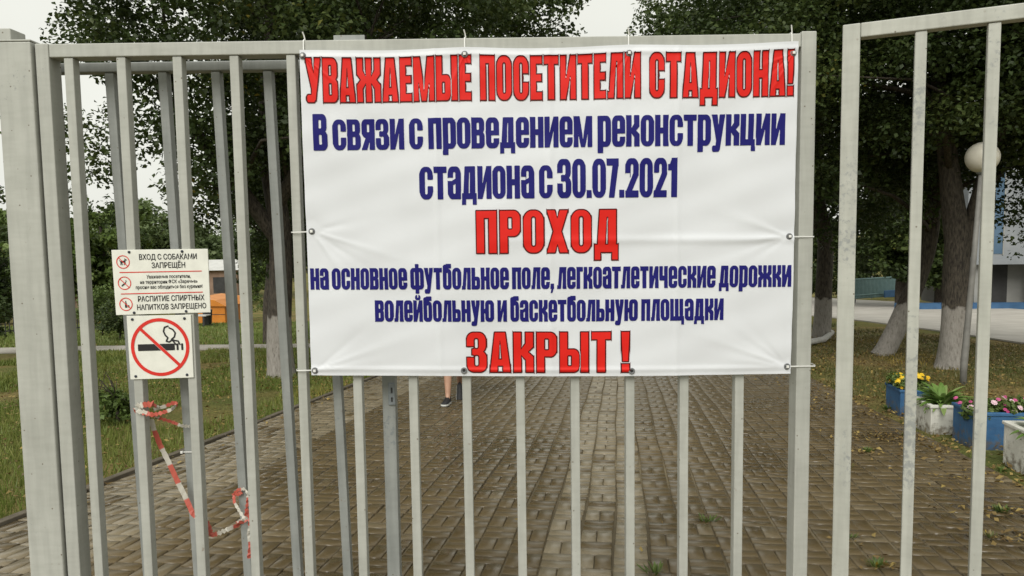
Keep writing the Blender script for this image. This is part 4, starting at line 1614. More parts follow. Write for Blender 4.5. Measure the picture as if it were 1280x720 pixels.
def person():
    g = G(559.5, 506)
    t = empty('person', (g.x + .09, g.y + .33, zgf(g.y + .33)))
    tag(t, 'walker in dark shorts and black shoes, only bare shins showing below the banner', 'person')
    dzf, dzr = SLOPE * .33, -SLOPE * .28
    V, E, Rr = [], [], []

    def add(p, r_, par=None):
        V.append(p)
        Rr.append(r_)
        if par is not None:
            E.append((par, len(V) - 1))
        return len(V) - 1
    pel = add((0, 0, .95), .14)
    sp = add((0, .0, 1.12), .125, pel)
    chs = add((0, .0, 1.30), (.16, .11), sp)
    nk = add((0, -.01, 1.44), .055, chs)
    jaw = add((0, -.035, 1.52), .068, nk)
    hd = add((0, -.02, 1.60), .085, jaw)
    tp = add((0, -.01, 1.67), .062, hd)
    nose = add((0, -.115, 1.575), .012, jaw)
    for sx in (-1, 1):
        add((sx * .085, .0, 1.585), .016, hd)
        shd = add((sx * .18, 0, 1.375), .055, chs)
        sw = -1 if sx > 0 else 1
        el = add((sx * .235, .06 + sw * .04, 1.11), .042, shd)
        wr = add((sx * .235, -.06 + sw * .12, .88), .028, el)
        pm = add((sx * .235, -.085 + sw * .13, .81), .034, wr)
        for k, (dy, L, rr) in enumerate(((-.03, .070, .0085), (-.011, .080, .0085), (.009, .075, .0085), (.028, .060, .008))):
            k1 = add((sx * .237, -.09 + sw * .13 + dy, .77), rr, pm)
            k2 = add((sx * .228, -.094 + sw * .13 + dy, .77 - L * .5), rr * .95, k1)
            add((sx * .215, -.094 + sw * .13 + dy, .77 - L), rr * .8, k2)
        th1 = add((sx * .225, -.125 + sw * .13, .80), .010, pm)
        add((sx * .215, -.14 + sw * .13, .765), .009, th1)
    # the leg in front (walker's right) and the trailing one
    h1 = add((-.09, -.01, .89), .088, pel)
    k1 = add((-.095, -.17, .52 + dzf * .4), .056, h1)
    c1_ = add((-.092, -.19, .37 + dzf), .060, k1)
    a1 = add((-.088, -.27, .12 + dzf), .037, c1_)
    f1 = add((-.09, -.32, .055 + dzf), .03, a1)
    h2 = add((.085, .0, .89), .088, pel)
    k2 = add((.06, -.02, .50), .056, h2)
    c2_ = add((.045, .10, .38), .060, k2)
    a2 = add((.028, .28, .20), .034, c2_)
    f2 = add((.026, .27, .10), .03, a2)
    skin_mesh('body', V, E, Rr, M_SKIN, t)
    # clothes follow the body with a little ease
    skin_mesh('shorts', [(0, 0, 1.0), (0, 0, .93), (-.095, -.03, .85), (-.10, -.14, .60 + dzf * .3), (.095, 0, .85), (.095, -.015, .57)],
              [(0, 1), (1, 2), (2, 3), (1, 4), (4, 5)], [.15, .155, .105, .098, .105, .098], M_SHORTS, t, 1)
    skin_mesh('shirt', [(0, 0, .96), (0, 0, 1.12), (0, 0, 1.30), (0, 0, 1.40), (-.19, 0, 1.375), (-.225, .04, 1.20), (.19, 0, 1.375), (.225, .04, 1.20)],
              [(0, 1), (1, 2), (2, 3), (2, 4), (4, 5), (2, 6), (6, 7)], [.15, .14, (.175, .125), .075, .068, .062, .068, .062], M_SHIRT, t, 1)
    bm = bmesh.new()
    bmesh.ops.create_uvsphere(bm, u_segments=20, v_segments=12, radius=.1)
    for v in bm.verts:
        if v.co.y < -.02 and v.co.z < .035:
            v.co *= .78
        v.co = Vector((v.co.x * .95, v.co.y * 1.08, v.co.z * 1.02)) + Vector((0, .008, 1.625))
    build('hair', bm, M_HAIR, t, None, True)
    for sx in (-1, 1):
        bm = bmesh.new()
        bmesh.ops.create_uvsphere(bm, u_segments=10, v_segments=8, radius=.011)
        bmesh.ops.translate(bm, vec=(sx * .031, -.098, 1.60), verts=bm.verts)
        build('eye', bm, M_BLACK, t, None, True)
    bm = add_box(bmesh.new(), -.024, .024, -.104, -.094, 1.525, 1.533, .003)
    build('mouth', bm, M_BRICK, t)

    def shoe(heel, pitch, yaw, lift):
        M = Matrix.Translation(heel) @ Matrix.Rotation(yaw, 4, 'Z') @ Matrix.Rotation(pitch, 4, 'X')
        bm = bmesh.new()
        rows = []
        prof = [(.05, .030, .085), (.03, .036, .10), (-.02, .036, .105), (-.08, .040, .080), (-.14, .047, .060), (-.19, .045, .050), (-.225, .028, .036)]
        for (y, hw, hh) in prof:
            rows.append([bm.verts.new(M @ Vector(c)) for c in ((-hw, y, .022), (-hw * .98, y, hh * .55), (-hw * .55, y, hh), (hw * .55, y, hh), (hw * .98, y, hh * .55), (hw, y, .022))])
        for i in range(len(rows) - 1):
            for k in range(5):
                f = bm.faces.new((rows[i][k], rows[i][k + 1], rows[i + 1][k + 1], rows[i + 1][k]))
                f.smooth = True
            bm.faces.new((rows[i][5], rows[i][0], rows[i + 1][0], rows[i + 1][5]))
        bm.faces.new(rows[0])
        bm.faces.new(list(reversed(rows[-1])))
        bmesh.ops.recalc_face_normals(bm, faces=bm.faces)
        s = build('shoe', bm, M_SHOE, t)
        bm = bmesh.new()
        lo, hi = [], []
        out = [(-hw * 1.08, y) for (y, hw, hh) in prof] + [(hw * 1.08, y) for (y, hw, hh) in reversed(prof)]
        lo = [bm.verts.new(M @ Vector((x, y, 0))) for x, y in out]
        hi = [bm.verts.new(M @ Vector((x, y, .0215))) for x, y in out]
        for i in range(len(out)):
            j = (i + 1) % len(out)
            bm.faces.new((lo[i], lo[j], hi[j], hi[i]))
        bm.faces.new(lo)
        bm.faces.new(list(reversed(hi)))
        bmesh.ops.recalc_face_normals(bm, faces=bm.faces)
        build('sole', bm, M_SOLE, s)
    shoe((-.088, -.27, dzf + .004), R(-4), R(-10), 0)
    shoe((.028, .25, .105), R(42), R(4), 0)


person()

# ------------------------------------------------------------------ THE GATE
D0 = 2.20                         # front face of the main gate leaf
TB = .040                         # frame tube
BB = .0275                        # bar tube
ZBOT = zgf(D0) + .09


def vbar(name, px, py, Y0, w, d, z0, z1, mat, parent, px_is='center', bev=.003):
    x = P(px, py, Y0).x
    return box(name, x - w / 2, x + w / 2, Y0, Y0 + d, z0, z1, mat, parent, bev)


z_top = P(540, 48.0, D0).z
front_leaf = empty('gate_leaf', (0, 0, 0))
tag(front_leaf, 'wide pale grey barred gate leaf that carries the white banner', 'gate', 'leaves of the grey gate')
xl, xr = P(47.5, 120, D0).x - .0, P(1019.5, 120, D0).x
box('stile', xl, xl + TB, D0 - .002, D0 + .058, ZBOT, z_top + .001, M_GATE, front_leaf, .003)
box('stile', xr - .045, xr, D0 - .002, D0 + .058, ZBOT, z_top + .006, M_GATE, front_leaf, .003)
box('top_rail', xl + TB + .0005, xr - .0455, D0, D0 + .056, z_top - .040, z_top, M_GATE, front_leaf, .003)
box('bottom_rail', xl + TB + .0005, xr - .0455, D0, D0 + .056, ZBOT, ZBOT + TB, M_GATE, front_leaf, .003)
xs0, xs1 = P(93.5, 300, D0).x, P(931, 300, D0).x
FRONT_PX = [92.0, 161.0, 232.5, 302.5, 372.0, 444.0, 514.5, 581.5, 648.0, 718.0, 787.5, 856.0, 926.0]
# measured a little below the middle of the photo
FB = []
for i, (px, py) in enumerate(((110, 450), (171.5, 500), (240, 518), (309.5, 518), (378.5, 518), (447.5, 518), (518.5, 525), (584, 525), (650, 525), (719, 525), (788.5, 525), (855.5, 525), (925.5, 525))):
    x = P(px, py, D0).x
    FB.append(x)
step = np.polyfit(np.arange(13), FB, 1)
for i in range(13):
    x = .5 * FB[i] + .5 * (step[0] * i + step[1])
    FB[i] = x
    box('bar', x - BB / 2, x + BB / 2, D0 + .004, D0 + .038, ZBOT + TB + .0005, z_top - .0405, M_GATE, front_leaf, .0025)
# stub welded behind the top rail
box('stub', P(416, 45, D0 + .05).x, P(455, 45, D0 + .05).x, D0 + .0575, D0 + .063, z_top - .09, P(430, 43.0, D0 + .05).z, M_GATE_BACK, front_leaf, .001)

# the second leaf, slid behind the first
D1 = D0 + .105
back_leaf = empty('gate_leaf', (0, 0, 0))
tag(back_leaf, 'bluish grey barred gate leaf standing close behind the left half of the main leaf', 'gate', 'leaves of the grey gate')
z_top1 = P(230, 76.5, D1).z
bxl, bxr = P(53, 200, D1).x, P(497, 600, D1).x
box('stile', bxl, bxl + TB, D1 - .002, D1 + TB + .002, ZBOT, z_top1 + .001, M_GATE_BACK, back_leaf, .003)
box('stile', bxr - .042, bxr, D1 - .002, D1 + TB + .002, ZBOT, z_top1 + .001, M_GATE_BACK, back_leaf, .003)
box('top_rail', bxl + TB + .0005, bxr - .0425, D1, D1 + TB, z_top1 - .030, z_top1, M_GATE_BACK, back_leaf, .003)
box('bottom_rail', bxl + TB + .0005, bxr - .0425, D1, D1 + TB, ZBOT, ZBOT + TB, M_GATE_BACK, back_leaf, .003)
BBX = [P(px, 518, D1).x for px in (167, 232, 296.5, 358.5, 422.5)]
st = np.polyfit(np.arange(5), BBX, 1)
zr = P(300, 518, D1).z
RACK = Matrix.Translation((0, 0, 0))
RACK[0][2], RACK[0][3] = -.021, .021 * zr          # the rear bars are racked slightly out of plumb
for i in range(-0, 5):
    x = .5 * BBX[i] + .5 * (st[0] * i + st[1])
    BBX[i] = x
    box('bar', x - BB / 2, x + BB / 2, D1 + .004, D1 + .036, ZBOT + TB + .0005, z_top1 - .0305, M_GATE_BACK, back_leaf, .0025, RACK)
lp = P(489, 492, D1)
lock = box('lock_plate', lp.x - .008, lp.x + .014, D1 - .010, D1 - .0025, lp.z - .036, lp.z + .036, M_STEEL, back_leaf, .002)
box('slot', lp.x + .001, lp.x + .006, D1 - .0125, D1 - .0103, lp.z + .004, lp.z + .022, M_DARK, lock)
box('slot', lp.x + .001, lp.x + .006, D1 - .0125, D1 - .0103, lp.z - .024, lp.z - .010, M_DARK, lock)

# posts on the left
post = empty('gate_post', (0, 0, 0))
tag(post, 'thick pale grey square gate post at the left edge of the picture', 'post')
pxr = P(50.5, 250, D0 - .01).x
pz = P(15, 49.5, D0 - .01).z
box('shaft', pxr - .105, pxr, D0 - .012, D0 + .09, zgf(D0) - .3, pz - .006, M_GATE, post, .004)
box('cap_plate', pxr - .106, pxr + .001, D0 - .013, D0 + .091, pz - .0055, pz, M_GATE, post, .002)
q = P(13.0, 40, D0 + .035)
box('stub', q.x - .055, q.x, D0 + .035, D0 + .105, pz + .0005, P(13, 35, D0 + .035).z, M_GATE, post, .003)


# right hand leaf, swung a little towards the camera
def right_leaf():
    d0, d1 = 2.10, 1.90
    a = P(1048, 300, d0)
    e = P(1290, 300, d1)
    yaw = math.atan2(e.y - a.y, e.x - a.x)
    t = empty('gate_leaf', (a.x, a.y, 0), yaw)
    tag(t, 'worn pale grey gate leaf on the right, swung slightly towards the viewer', 'gate', 'leaves of the grey gate')
    zt = P(1060, 31, d0).z
    zb = zgf(2.0) + .09
    L = 1.6
    box('stile', 0, .046, 0, .044, zb, zt, M_GATE_OLD, t, .003)
    box('stile', L, L + .046, 0, .044, zb, zt, M_GATE_OLD, t, .003)
    box('top_rail', .0465, L - .0005, .001, .041, zt - .040, zt, M_GATE_OLD, t, .003)
    box('bottom_rail', .0465, L - .0005, .001, .041, zb, zb + .04, M_GATE_OLD, t, .003)
    cy, sy = math.cos(yaw), math.sin(yaw)

    def s_at(px, py=300):
        r_ = ray(px, py)
        k = r_.x / r_.y
        # a.x + s*cy = k*(a.y + s*sy)
        return (k * a.y - a.x) / (cy - k * sy)
    s1, s2 = s_at(1144.5), s_at(1234.5)
    pitch = s2 - s1
    k = 0
    while s1 + k * pitch < L - .05:
        s = s1 + k * pitch
        box('bar', s - .0145, s + .0145, .006, .034, zb + .0405, zt - .0405, M_GATE_OLD, t, .0025)
        k += 1


right_leaf()

# ------------------------------------------------------------------ THE BANNER
DB = D0 - .012
BTL, BTR, BBL, BBR = P(374.5, 62.5, DB), P(997.5, 52, DB), P(390, 468.5, DB), P(988, 467, DB)
EYE_TOP = [(.006, .035), (.330, .030), (.660, .025), (.992, .035)]
EYE_ALL = [(.0065, .018), (.331, .022), (.661, .026), (.990, .034), (.011, .550), (.990, .578), (.008, .985), (.318, .982), (.667, .984), (.992, .977)]
BW, BH = (BTR - BTL).length, (BTL - BBL).length


def relief(u, v):
    """folds of the cloth, in metres towards the viewer; v counts downwards from the top edge"""
    u, v = np.asarray(u, float), np.asarray(v, float)
    d = np.zeros_like(u)
    d += .004 * np.exp(-((v - .585) / .012) ** 2) * np.clip((u - .35) * 2.2, 0, 1)                     # storage fold across
    d += .0025 * np.exp(-((u - .5) / .006) ** 2) + .002 * np.exp(-((u - .27) / .005) ** 2) + .002 * np.exp(-((u - .76) / .005) ** 2)
    for (eu, ev, dirs) in ((.011, .55, (18, 34, 55, -12)), (.990, .578, (176, 165, 200, 150)), (.992, .977, (-160, -148, -172, -135)), (.008, .985, (-20, -40, -8)),
                           (.331, .022, (70, 95, 115, 45)), (.661, .026, (65, 88, 110, 130)), (.0065, .018, (40, 60)), (.990, .034, (120, 140, 160))):
        x, y = (u - eu) * 1.5, v - ev
        r_ = np.hypot(x, y) + 1e-6
        an = np.degrees(np.arctan2(y, x))
        for k, a in enumerate(dirs):
            da = (an - a + 180) % 360 - 180
            w = 2.5 + k
            d += (.0034 if .1 < ev else .0020) * np.exp(-(da / w / 1.3) ** 2) * np.exp(-r_ / .16) * np.clip(r_ / .02, 0, 1) * (1 if k % 2 == 0 else -.8)
        d -= .004 * np.exp(-(r_ / .04) ** 2)
    d += .0035 * np.sin(u * 9 + 2 * v) * np.sin(v * 6 + 1.3) + .0018 * np.sin(u * 23 - v * 9 + .5) * np.sin(v * 17 + u * 4)
    d += .0012 * np.sin(u * 41 + v * 23) * np.sin(v * 37 - u * 11)
    d += .010 * np.sin(np.pi * np.clip(v, 0, 1)) * np.sin(np.pi * np.clip(u, 0, 1))
    edge = np.minimum(v, 1 - v)
    d += .003 * np.exp(-((edge - .02) / .006) ** 2)
    return np.maximum(d, -.004) + .004


def sag(u, v):
    """the edges hang slightly between the ties (metres, downwards)"""
    s = np.zeros_like(u)
    top = np.clip(1 - v / .25, 0, 1)
    for a, b in ((.006, .331), (.331, .661), (.661, .99)):
        t = np.clip((u - a) / (b - a), 0, 1)
        s += top * .0065 * np.sin(np.pi * t) * ((u >= a) & (u < b))
    s += np.clip(v - .6, 0, .4) / .4 * .0055 * np.sin(np.pi * np.clip(u, 0, 1))
    return s


def banner_pt(u, v, lift=0.0):
    u, v = np.asarray(u, float), np.asarray(v, float)
    A, B, C_, D_ = [np.array(p) for p in (BTL, BTR, BBL, BBR)]
    U, V = u[..., None], v[..., None]
    p = (A * (1 - U) + B * U) * (1 - V) + (C_ * (1 - U) + D_ * U) * V
    p[..., 2] -= sag(u, v)
    p[..., 1] -= relief(u, v) + lift
    return p


def banner():
    nu, nv = 260, 176
    U, V = np.meshgrid(np.linspace(0, 1, nu), np.linspace(0, 1, nv))
    pts = banner_pt(U, V).reshape(-1, 3)
    j, i = np.meshgrid(np.arange(nv - 1), np.arange(nu - 1), indexing='ij')
    a = (j * nu + i).ravel()
    f = np.stack([a, a + nu, a + nu + 1, a + 1], 1)
    o = obj_from_mesh('banner', np_mesh('banner', pts, f, 4, smooth=True), M_BANNER)
    tag(o, 'white vinyl banner with red and blue Cyrillic notice tied to the gate bars', 'banner')
    # printed lines: text, u from, u to, baseline v, cap height v, colour
    lines = [('УВАЖАЕМЫЕ ПОСЕТИТЕЛИ СТАДИОНА!', .012, .9905, .157, .131, 'r', 40, 11.5),
             ('В связи с проведением реконструкции', .0235, .975, .3025, .108, 'b', 28, 8.5),
             ('стадиона с 30.07.2021', .2365, .757, .455, .115, 'b', 26, 8.5),
             ('ПРОХОД', .3500, .6375, .620, .1265, 'r', 24, 12),
             ('на основное футбольное поле, легкоатлетические дорожки', .0055, .9945, .7295, .0755, 'b', 28, 9),
             ('волейбольную и баскетбольную площадки', .1375, .8560, .829, .0755, 'b', 28, 9),
             ('ЗАКРЫТ !', .3255, .6620, .986, .1215, 'r', 34, 12)]
    for (txt, ua, ub, vb, cap, colr, spc, gp) in lines:
        gl, W = text_field(txt, gp, spc)
        kx, ky = (ub - ua) * BW / W, cap * BH / 100.0          # metres per glyph unit

        def raw(X, Y, gl=gl, kx=kx, ky=ky):
            d = np.full(X.shape, 9.0)
            gx, gy = X / kx, Y / ky
            for f_, off, xa, xb in gl:
                c0 = int(np.searchsorted(gx[0], xa - 4))
                c1 = int(np.searchsorted(gx[0], xb + 4))
                if c1 > c0:
                    d[:, c0:c1] = np.minimum(d[:, c0:c1], f_(gx[:, c0:c1] - off, gy[:, c0:c1]))
            return d

        def metric(X, Y, raw=raw, cell=.0014):
            d = raw(X, Y)
            gy_, gx_ = np.gradient(d, cell, cell)
            g = np.hypot(gx_, gy_)
            g = np.clip(g, .5 / max(kx, ky), 1.5 / min(kx, ky))
            return d / g

        def mp(x, y, ua=ua, vb=vb, lift=.0016):
            return banner_pt(ua + x / BW, vb - y / BH, lift)
        x0, x1, y0, y1 = -.004, (ub - ua) * BW + .006, -.2 * cap * BH - .002, 1.12 * cap * BH
        low = colr == 'b'
        nm = 'lettering'
        if colr == 'r':
            w0, w1 = .0002, .0041
            lt = contour_mesh(nm, lambda X, Y: metric(X, Y) - w0, x0, x1, y0, y1, .0014, mp, M_RED, o)
            contour_mesh('outline', lambda X, Y: np.maximum(metric(X, Y) - w1, -(metric(X, Y) - w0)), x0, x1, y0, y1, .0014, mp, M_EDGE, lt)
        else:
            lt = contour_mesh(nm, lambda X, Y: metric(X, Y) - .0014, x0, x1, y0, y1, .0014, mp, M_BLUE, o)
        lt['label'] = ('red outlined ' if colr == 'r' else 'dark blue ') + 'line of lettering reading ' + txt.lower()
    for (u, v) in EYE_ALL:
        p = Vector(banner_pt(np.array(u), np.array(v), .0012))
        bm = bmesh.new()
        seg, ms = 20, 8
        grid = []
        for a in range(seg):
            an = 2 * math.pi * a / seg
            row = []
            for b in range(ms):
                bn = 2 * math.pi * b / ms
                rr = .0072 + .0028 * math.cos(bn)
                row.append(bm.verts.new((p.x + rr * math.cos(an), p.y - .0012 * math.sin(bn), p.z + rr * math.sin(an))))
            grid.append(row)
        for a in range(seg):
            for b in range(ms):
                f_ = bm.faces.new((grid[a][b], grid[(a + 1) % seg][b], grid[(a + 1) % seg][(b + 1) % ms], grid[a][(b + 1) % ms]))
                f_.smooth = True
        e = build('eyelet', bm, M_EYELET, o)
        bm = bmesh.new()
        bmesh.ops.create_circle(bm, cap_ends=True, radius=.0046, segments=14)
        bmesh.ops.rotate(bm, matrix=Matrix.Rotation(math.pi / 2, 3, 'X'), verts=bm.verts)
        bmesh.ops.translate(bm, vec=(p.x, p.y - .0004, p.z), verts=bm.verts)
        build('hole', bm, M_BLACK, e)
    return o


banner_obj = banner()


def ribbon(bm, pts, w, nrm=None, lay=None, t0=0.0, crump=0.0):
    """flat strap along a polyline (with thickness)"""
    pts = [Vector(p) for p in pts]
    L = t0
    prev = None
    for i, p in enumerate(pts):
        t = (pts[min(i + 1, len(pts) - 1)] - pts[max(i - 1, 0)]).normalized()
        n_ = Vector(nrm[i]) if nrm else Vector((0, -1, 0))
        if abs(n_.dot(t)) > .98:
            n_ = Vector((1, 0, 0)) if abs(t.x) < .9 else Vector((0, 0, 1))
        s = t.cross(n_).normalized()
        n_ = s.cross(t).normalized()
        if i:
            L += (p - pts[i - 1]).length
        w_ = w * (1 + crump * math.sin(i * 2.3 + L * 90))
        a = [bm.verts.new(p - s * w_ / 2 + n_ * .0005), bm.verts.new(p + s * w_ / 2 + n_ * .0005), bm.verts.new(p + s * w_ / 2 - n_ * .0005), bm.verts.new(p - s * w_ / 2 - n_ * .0005)]
        if lay:
            for v in a:
                v[lay] = L
        if prev:
            for k in range(4):
                bm.faces.new((prev[k], prev[(k + 1) % 4], a[(k + 1) % 4], a[k]))
        prev = a
    return L


def cable_tie(label, pts, nrm, w=.0036, tail=None):
    bm = bmesh.new()
    ribbon(bm, pts, w, nrm)
    if tail:
        ribbon(bm, tail, w)
    h = Vector(pts[0])
    add_box(bm, h.x - .004, h.x + .004, h.y - .006, h.y - .0008, h.z - .004, h.z + .004, .001)
    o = build('cable_tie', bm, M_PLASTIC_WHITE)
    bmesh_fix = o.data
    tag(o, label, 'cable tie', 'white cable ties holding the banner')


def ties():
    zt = z_top
    names = ('white cable tie over the top rail at the upper left corner of the banner', 'white cable tie over the top rail above the first red words',
             'white cable tie over the top rail above the middle of the red line', 'white cable tie over the top rail at the upper right corner of the banner')
    for (u, v), nm in zip(EYE_ALL[:4], names):
        p = banner_pt(np.array(u), np.array(v), .003)
        x, z = float(p[0]), float(p[2])
        yf, yb = float(p[1]), D0 + .060
        pts = [(x, yf, z), (x, D0 - .006, z + .012), (x, D0 - .003, zt - .002), (x, D0 + .004, zt + .003), (x, D0 + .052, zt + .003), (x, yb, zt - .003), (x, yb, zt - .045)]
        cable_tie(nm, pts, [(0, -1, 0), (0, -1, 0), (0, -1, .3), (0, -.3, 1), (0, .3, 1), (0, 1, .2), (0, 1, 0)],
                  tail=[(x + .003, D0 + .004, zt + .002), (x + .001, D0 + .001, zt + .014), (x - .002, D0 - .003, zt + .024)])
    # side ties: to the bar on the left, to the stile on the right
    spots = [(EYE_ALL[4], FB[4] - BB / 2, 'white cable tie round the bar at the middle of the left banner edge'),
             (EYE_ALL[6], FB[4] - BB / 2, 'white cable tie round the bar at the lower left corner of the banner'),
             (EYE_ALL[5], xr + .001, 'white cable tie round the stile at the middle of the right banner edge'),
             (EYE_ALL[9], xr + .012, 'white cable tie round the stile at the lower right corner of the banner')]
    for (u, v), xe, nm in spots:
        p = banner_pt(np.array(u), np.array(v), .003)
        x, y, z = [float(c) for c in p]
        s = -1 if xe < x else 1
        xe = xe + s * .004
        pts = [(x, y, z), (x + s * .012, D0 - .008, z - .001), (xe - s * .004, D0 - .004, z - .002), (xe, D0 + .006, z - .002), (xe, D0 + .03, z - .001), (xe - s * .01, D0 + .05, z)]
        cable_tie(nm, pts, [(0, -1, 0)] * 3 + [(s, -.2, 0), (s, .3, 0), (s * .5, 1, 0)])
    # loose old tie on a bar of the rear leaf
    x = BBX[1]
    z = P(230, 565, D1).z
    h = BB / 2 + .003
    pts = [(x - h, D1 + .0, z), (x + h, D1 + .0, z), (x + h, D1 + .036, z), (x - h, D1 + .036, z), (x - h, D1 + .0, z + .001)]
    cable_tie('loose white cable tie left on a rear bar between the tape knots', pts, [(0, -1, 0), (0, -1, 0), (1, 0, 0), (0, 1, 0), (-1, 0, 0)])


ties()


# ------------------------------------------------------------------ notices on the bars
def to_plane(c4, Y):
    A, B, C_, D_ = [np.array(P(px, py, Y)) for px, py in c4]      # tl, tr, br, bl

    def f(x, y, lift=0.0):
        """x, y in 0..1 from the lower left"""
        x, y = np.asarray(x, float), np.asarray(y, float)
        X, Yv = x[..., None], y[..., None]
        p = (D_ * (1 - X) + C_ * X) * (1 - Yv) + (A * (1 - X) + B * X) * Yv
        p[..., 1] -= lift
        return p
    return f, np.linalg.norm(B - A), np.linalg.norm(A - D_)


def plate(name, f, thick, mat, parent, nm='panel'):
    bm = bmesh.new()
    fr = [bm.verts.new(f(np.array(x), np.array(y))) for x, y in ((0, 0), (1, 0), (1, 1), (0, 1))]
    bk = [bm.verts.new(v.co + Vector((0, thick, 0))) for v in fr]
    bm.faces.new(fr)
    bm.faces.new(list(reversed(bk)))
    for k in range(4):
        bm.faces.new((fr[k], bk[k], bk[(k + 1) % 4], fr[(k + 1) % 4]))
    bmesh.ops.recalc_face_normals(bm, faces=bm.faces)
    bmesh.ops.bevel(bm, geom=list(bm.edges), offset=.0008, segments=1, affect='EDGES')
    return build(nm, bm, mat, parent)


def sign_text(txt, f, W, H, cx, y, width, height, parent, weight=.03, name='lettering'):
    """one line of plain bold sans lettering, fitted to a width and a cap height (fractions of the plate)"""
    cu = bpy.data.curves.new('t', 'FONT')
    cu.body = txt
    cu.size = 1.0
    cu.offset = weight
    cu.resolution_u = 2
    to = bpy.data.objects.new('t', cu)
    COL.objects.link(to)
    dg = bpy.context.evaluated_depsgraph_get()
    me = bpy.data.meshes.new_from_object(to.evaluated_get(dg))
    bpy.data.objects.remove(to)
    co = np.zeros(len(me.vertices) * 3)
    me.vertices.foreach_get('co', co)
    co = co.reshape(-1, 3)
    x0, x1 = co[:, 0].min(), co[:, 0].max()
    X = cx + ((co[:, 0] - x0) / (x1 - x0) - .5) * width
    Y = y + co[:, 1] / .73 * height
    pts = f(X, Y, .0011)
    me.vertices.foreach_set('co', pts.astype(np.float32).ravel())
    me.update()
    me.name = name
    me.materials.clear()
    return obj_from_mesh(name, me, M_BLACK, parent)


def bolts(f, spots, parent):
    for x, y in spots:
        p = Vector(f(np.array(x), np.array(y)))
        bm = bmesh.new()
        add_lathe(bm, [(.0042, .0), (.0042, .002), (.0025, .0035)], 10)
        bmesh.ops.rotate(bm, matrix=Matrix.Rotation(math.pi / 2, 3, 'X'), verts=bm.verts)
        bmesh.ops.translate(bm, vec=p, verts=bm.verts)
        build('bolt', bm, M_BOLT, parent)


def pictogram(f, W, H, cx, cy, rad, symbol, parent, thick=.16, cell=.0006):
    """red ring and slash over a black symbol; rad in metres, symbol in units of rad"""
    slash = sSeg(-.66, .66, .66, -.66, thick * .46)
    red = sU(sS(sC(0, 0, 1.0), sC(0, 0, 1 - thick)), lambda X, Y: np.maximum(slash(X, Y), np.hypot(X, Y) - .93))
    mp = lambda x, y: f(cx + x * rad / W, cy + y * rad / H, .0011)
    c = cell / rad
    pr = contour_mesh('prohibition_ring', red, -1.05, 1.05, -1.05, 1.05, c, mp, M_SIGN_RED, parent)
    black = lambda X, Y: np.maximum(np.maximum(symbol(X, Y), -(red(X, Y) - .01)), np.hypot(X, Y) - (1 - thick) + .01)
    contour_mesh('symbol', black, -1.05, 1.05, -1.05, 1.05, c, mp, M_BLACK, pr)


DOG = sU(sSeg(-.28, .02, .22, .06, .15), sSeg(.22, .1, .36, .34, .09), sSeg(.34, .36, .52, .30, .075), sSeg(.30, .38, .28, .50, .045), sSeg(-.3, 0, -.36, -.42, .06),
         sSeg(-.2, -.02, -.14, -.42, .055), sSeg(.2, 0, .16, -.42, .055), sSeg(.28, 0, .38, -.40, .055), sSeg(-.38, .08, -.54, .26, .04))
CIG_SMALL = sU(sSeg(-.38, -.38, .12, .0, .10), sSeg(.15, .14, .28, .26, .045), sSeg(.28, .26, .22, .42, .045))
BOTTLE = sU(sRR(-.16, -.52, .16, .14, .06), sRR(-.07, .1, .07, .52, .03), sRR(.26, -.5, .5, -.16, .04), sR(.36, -.52, .40, -.1))


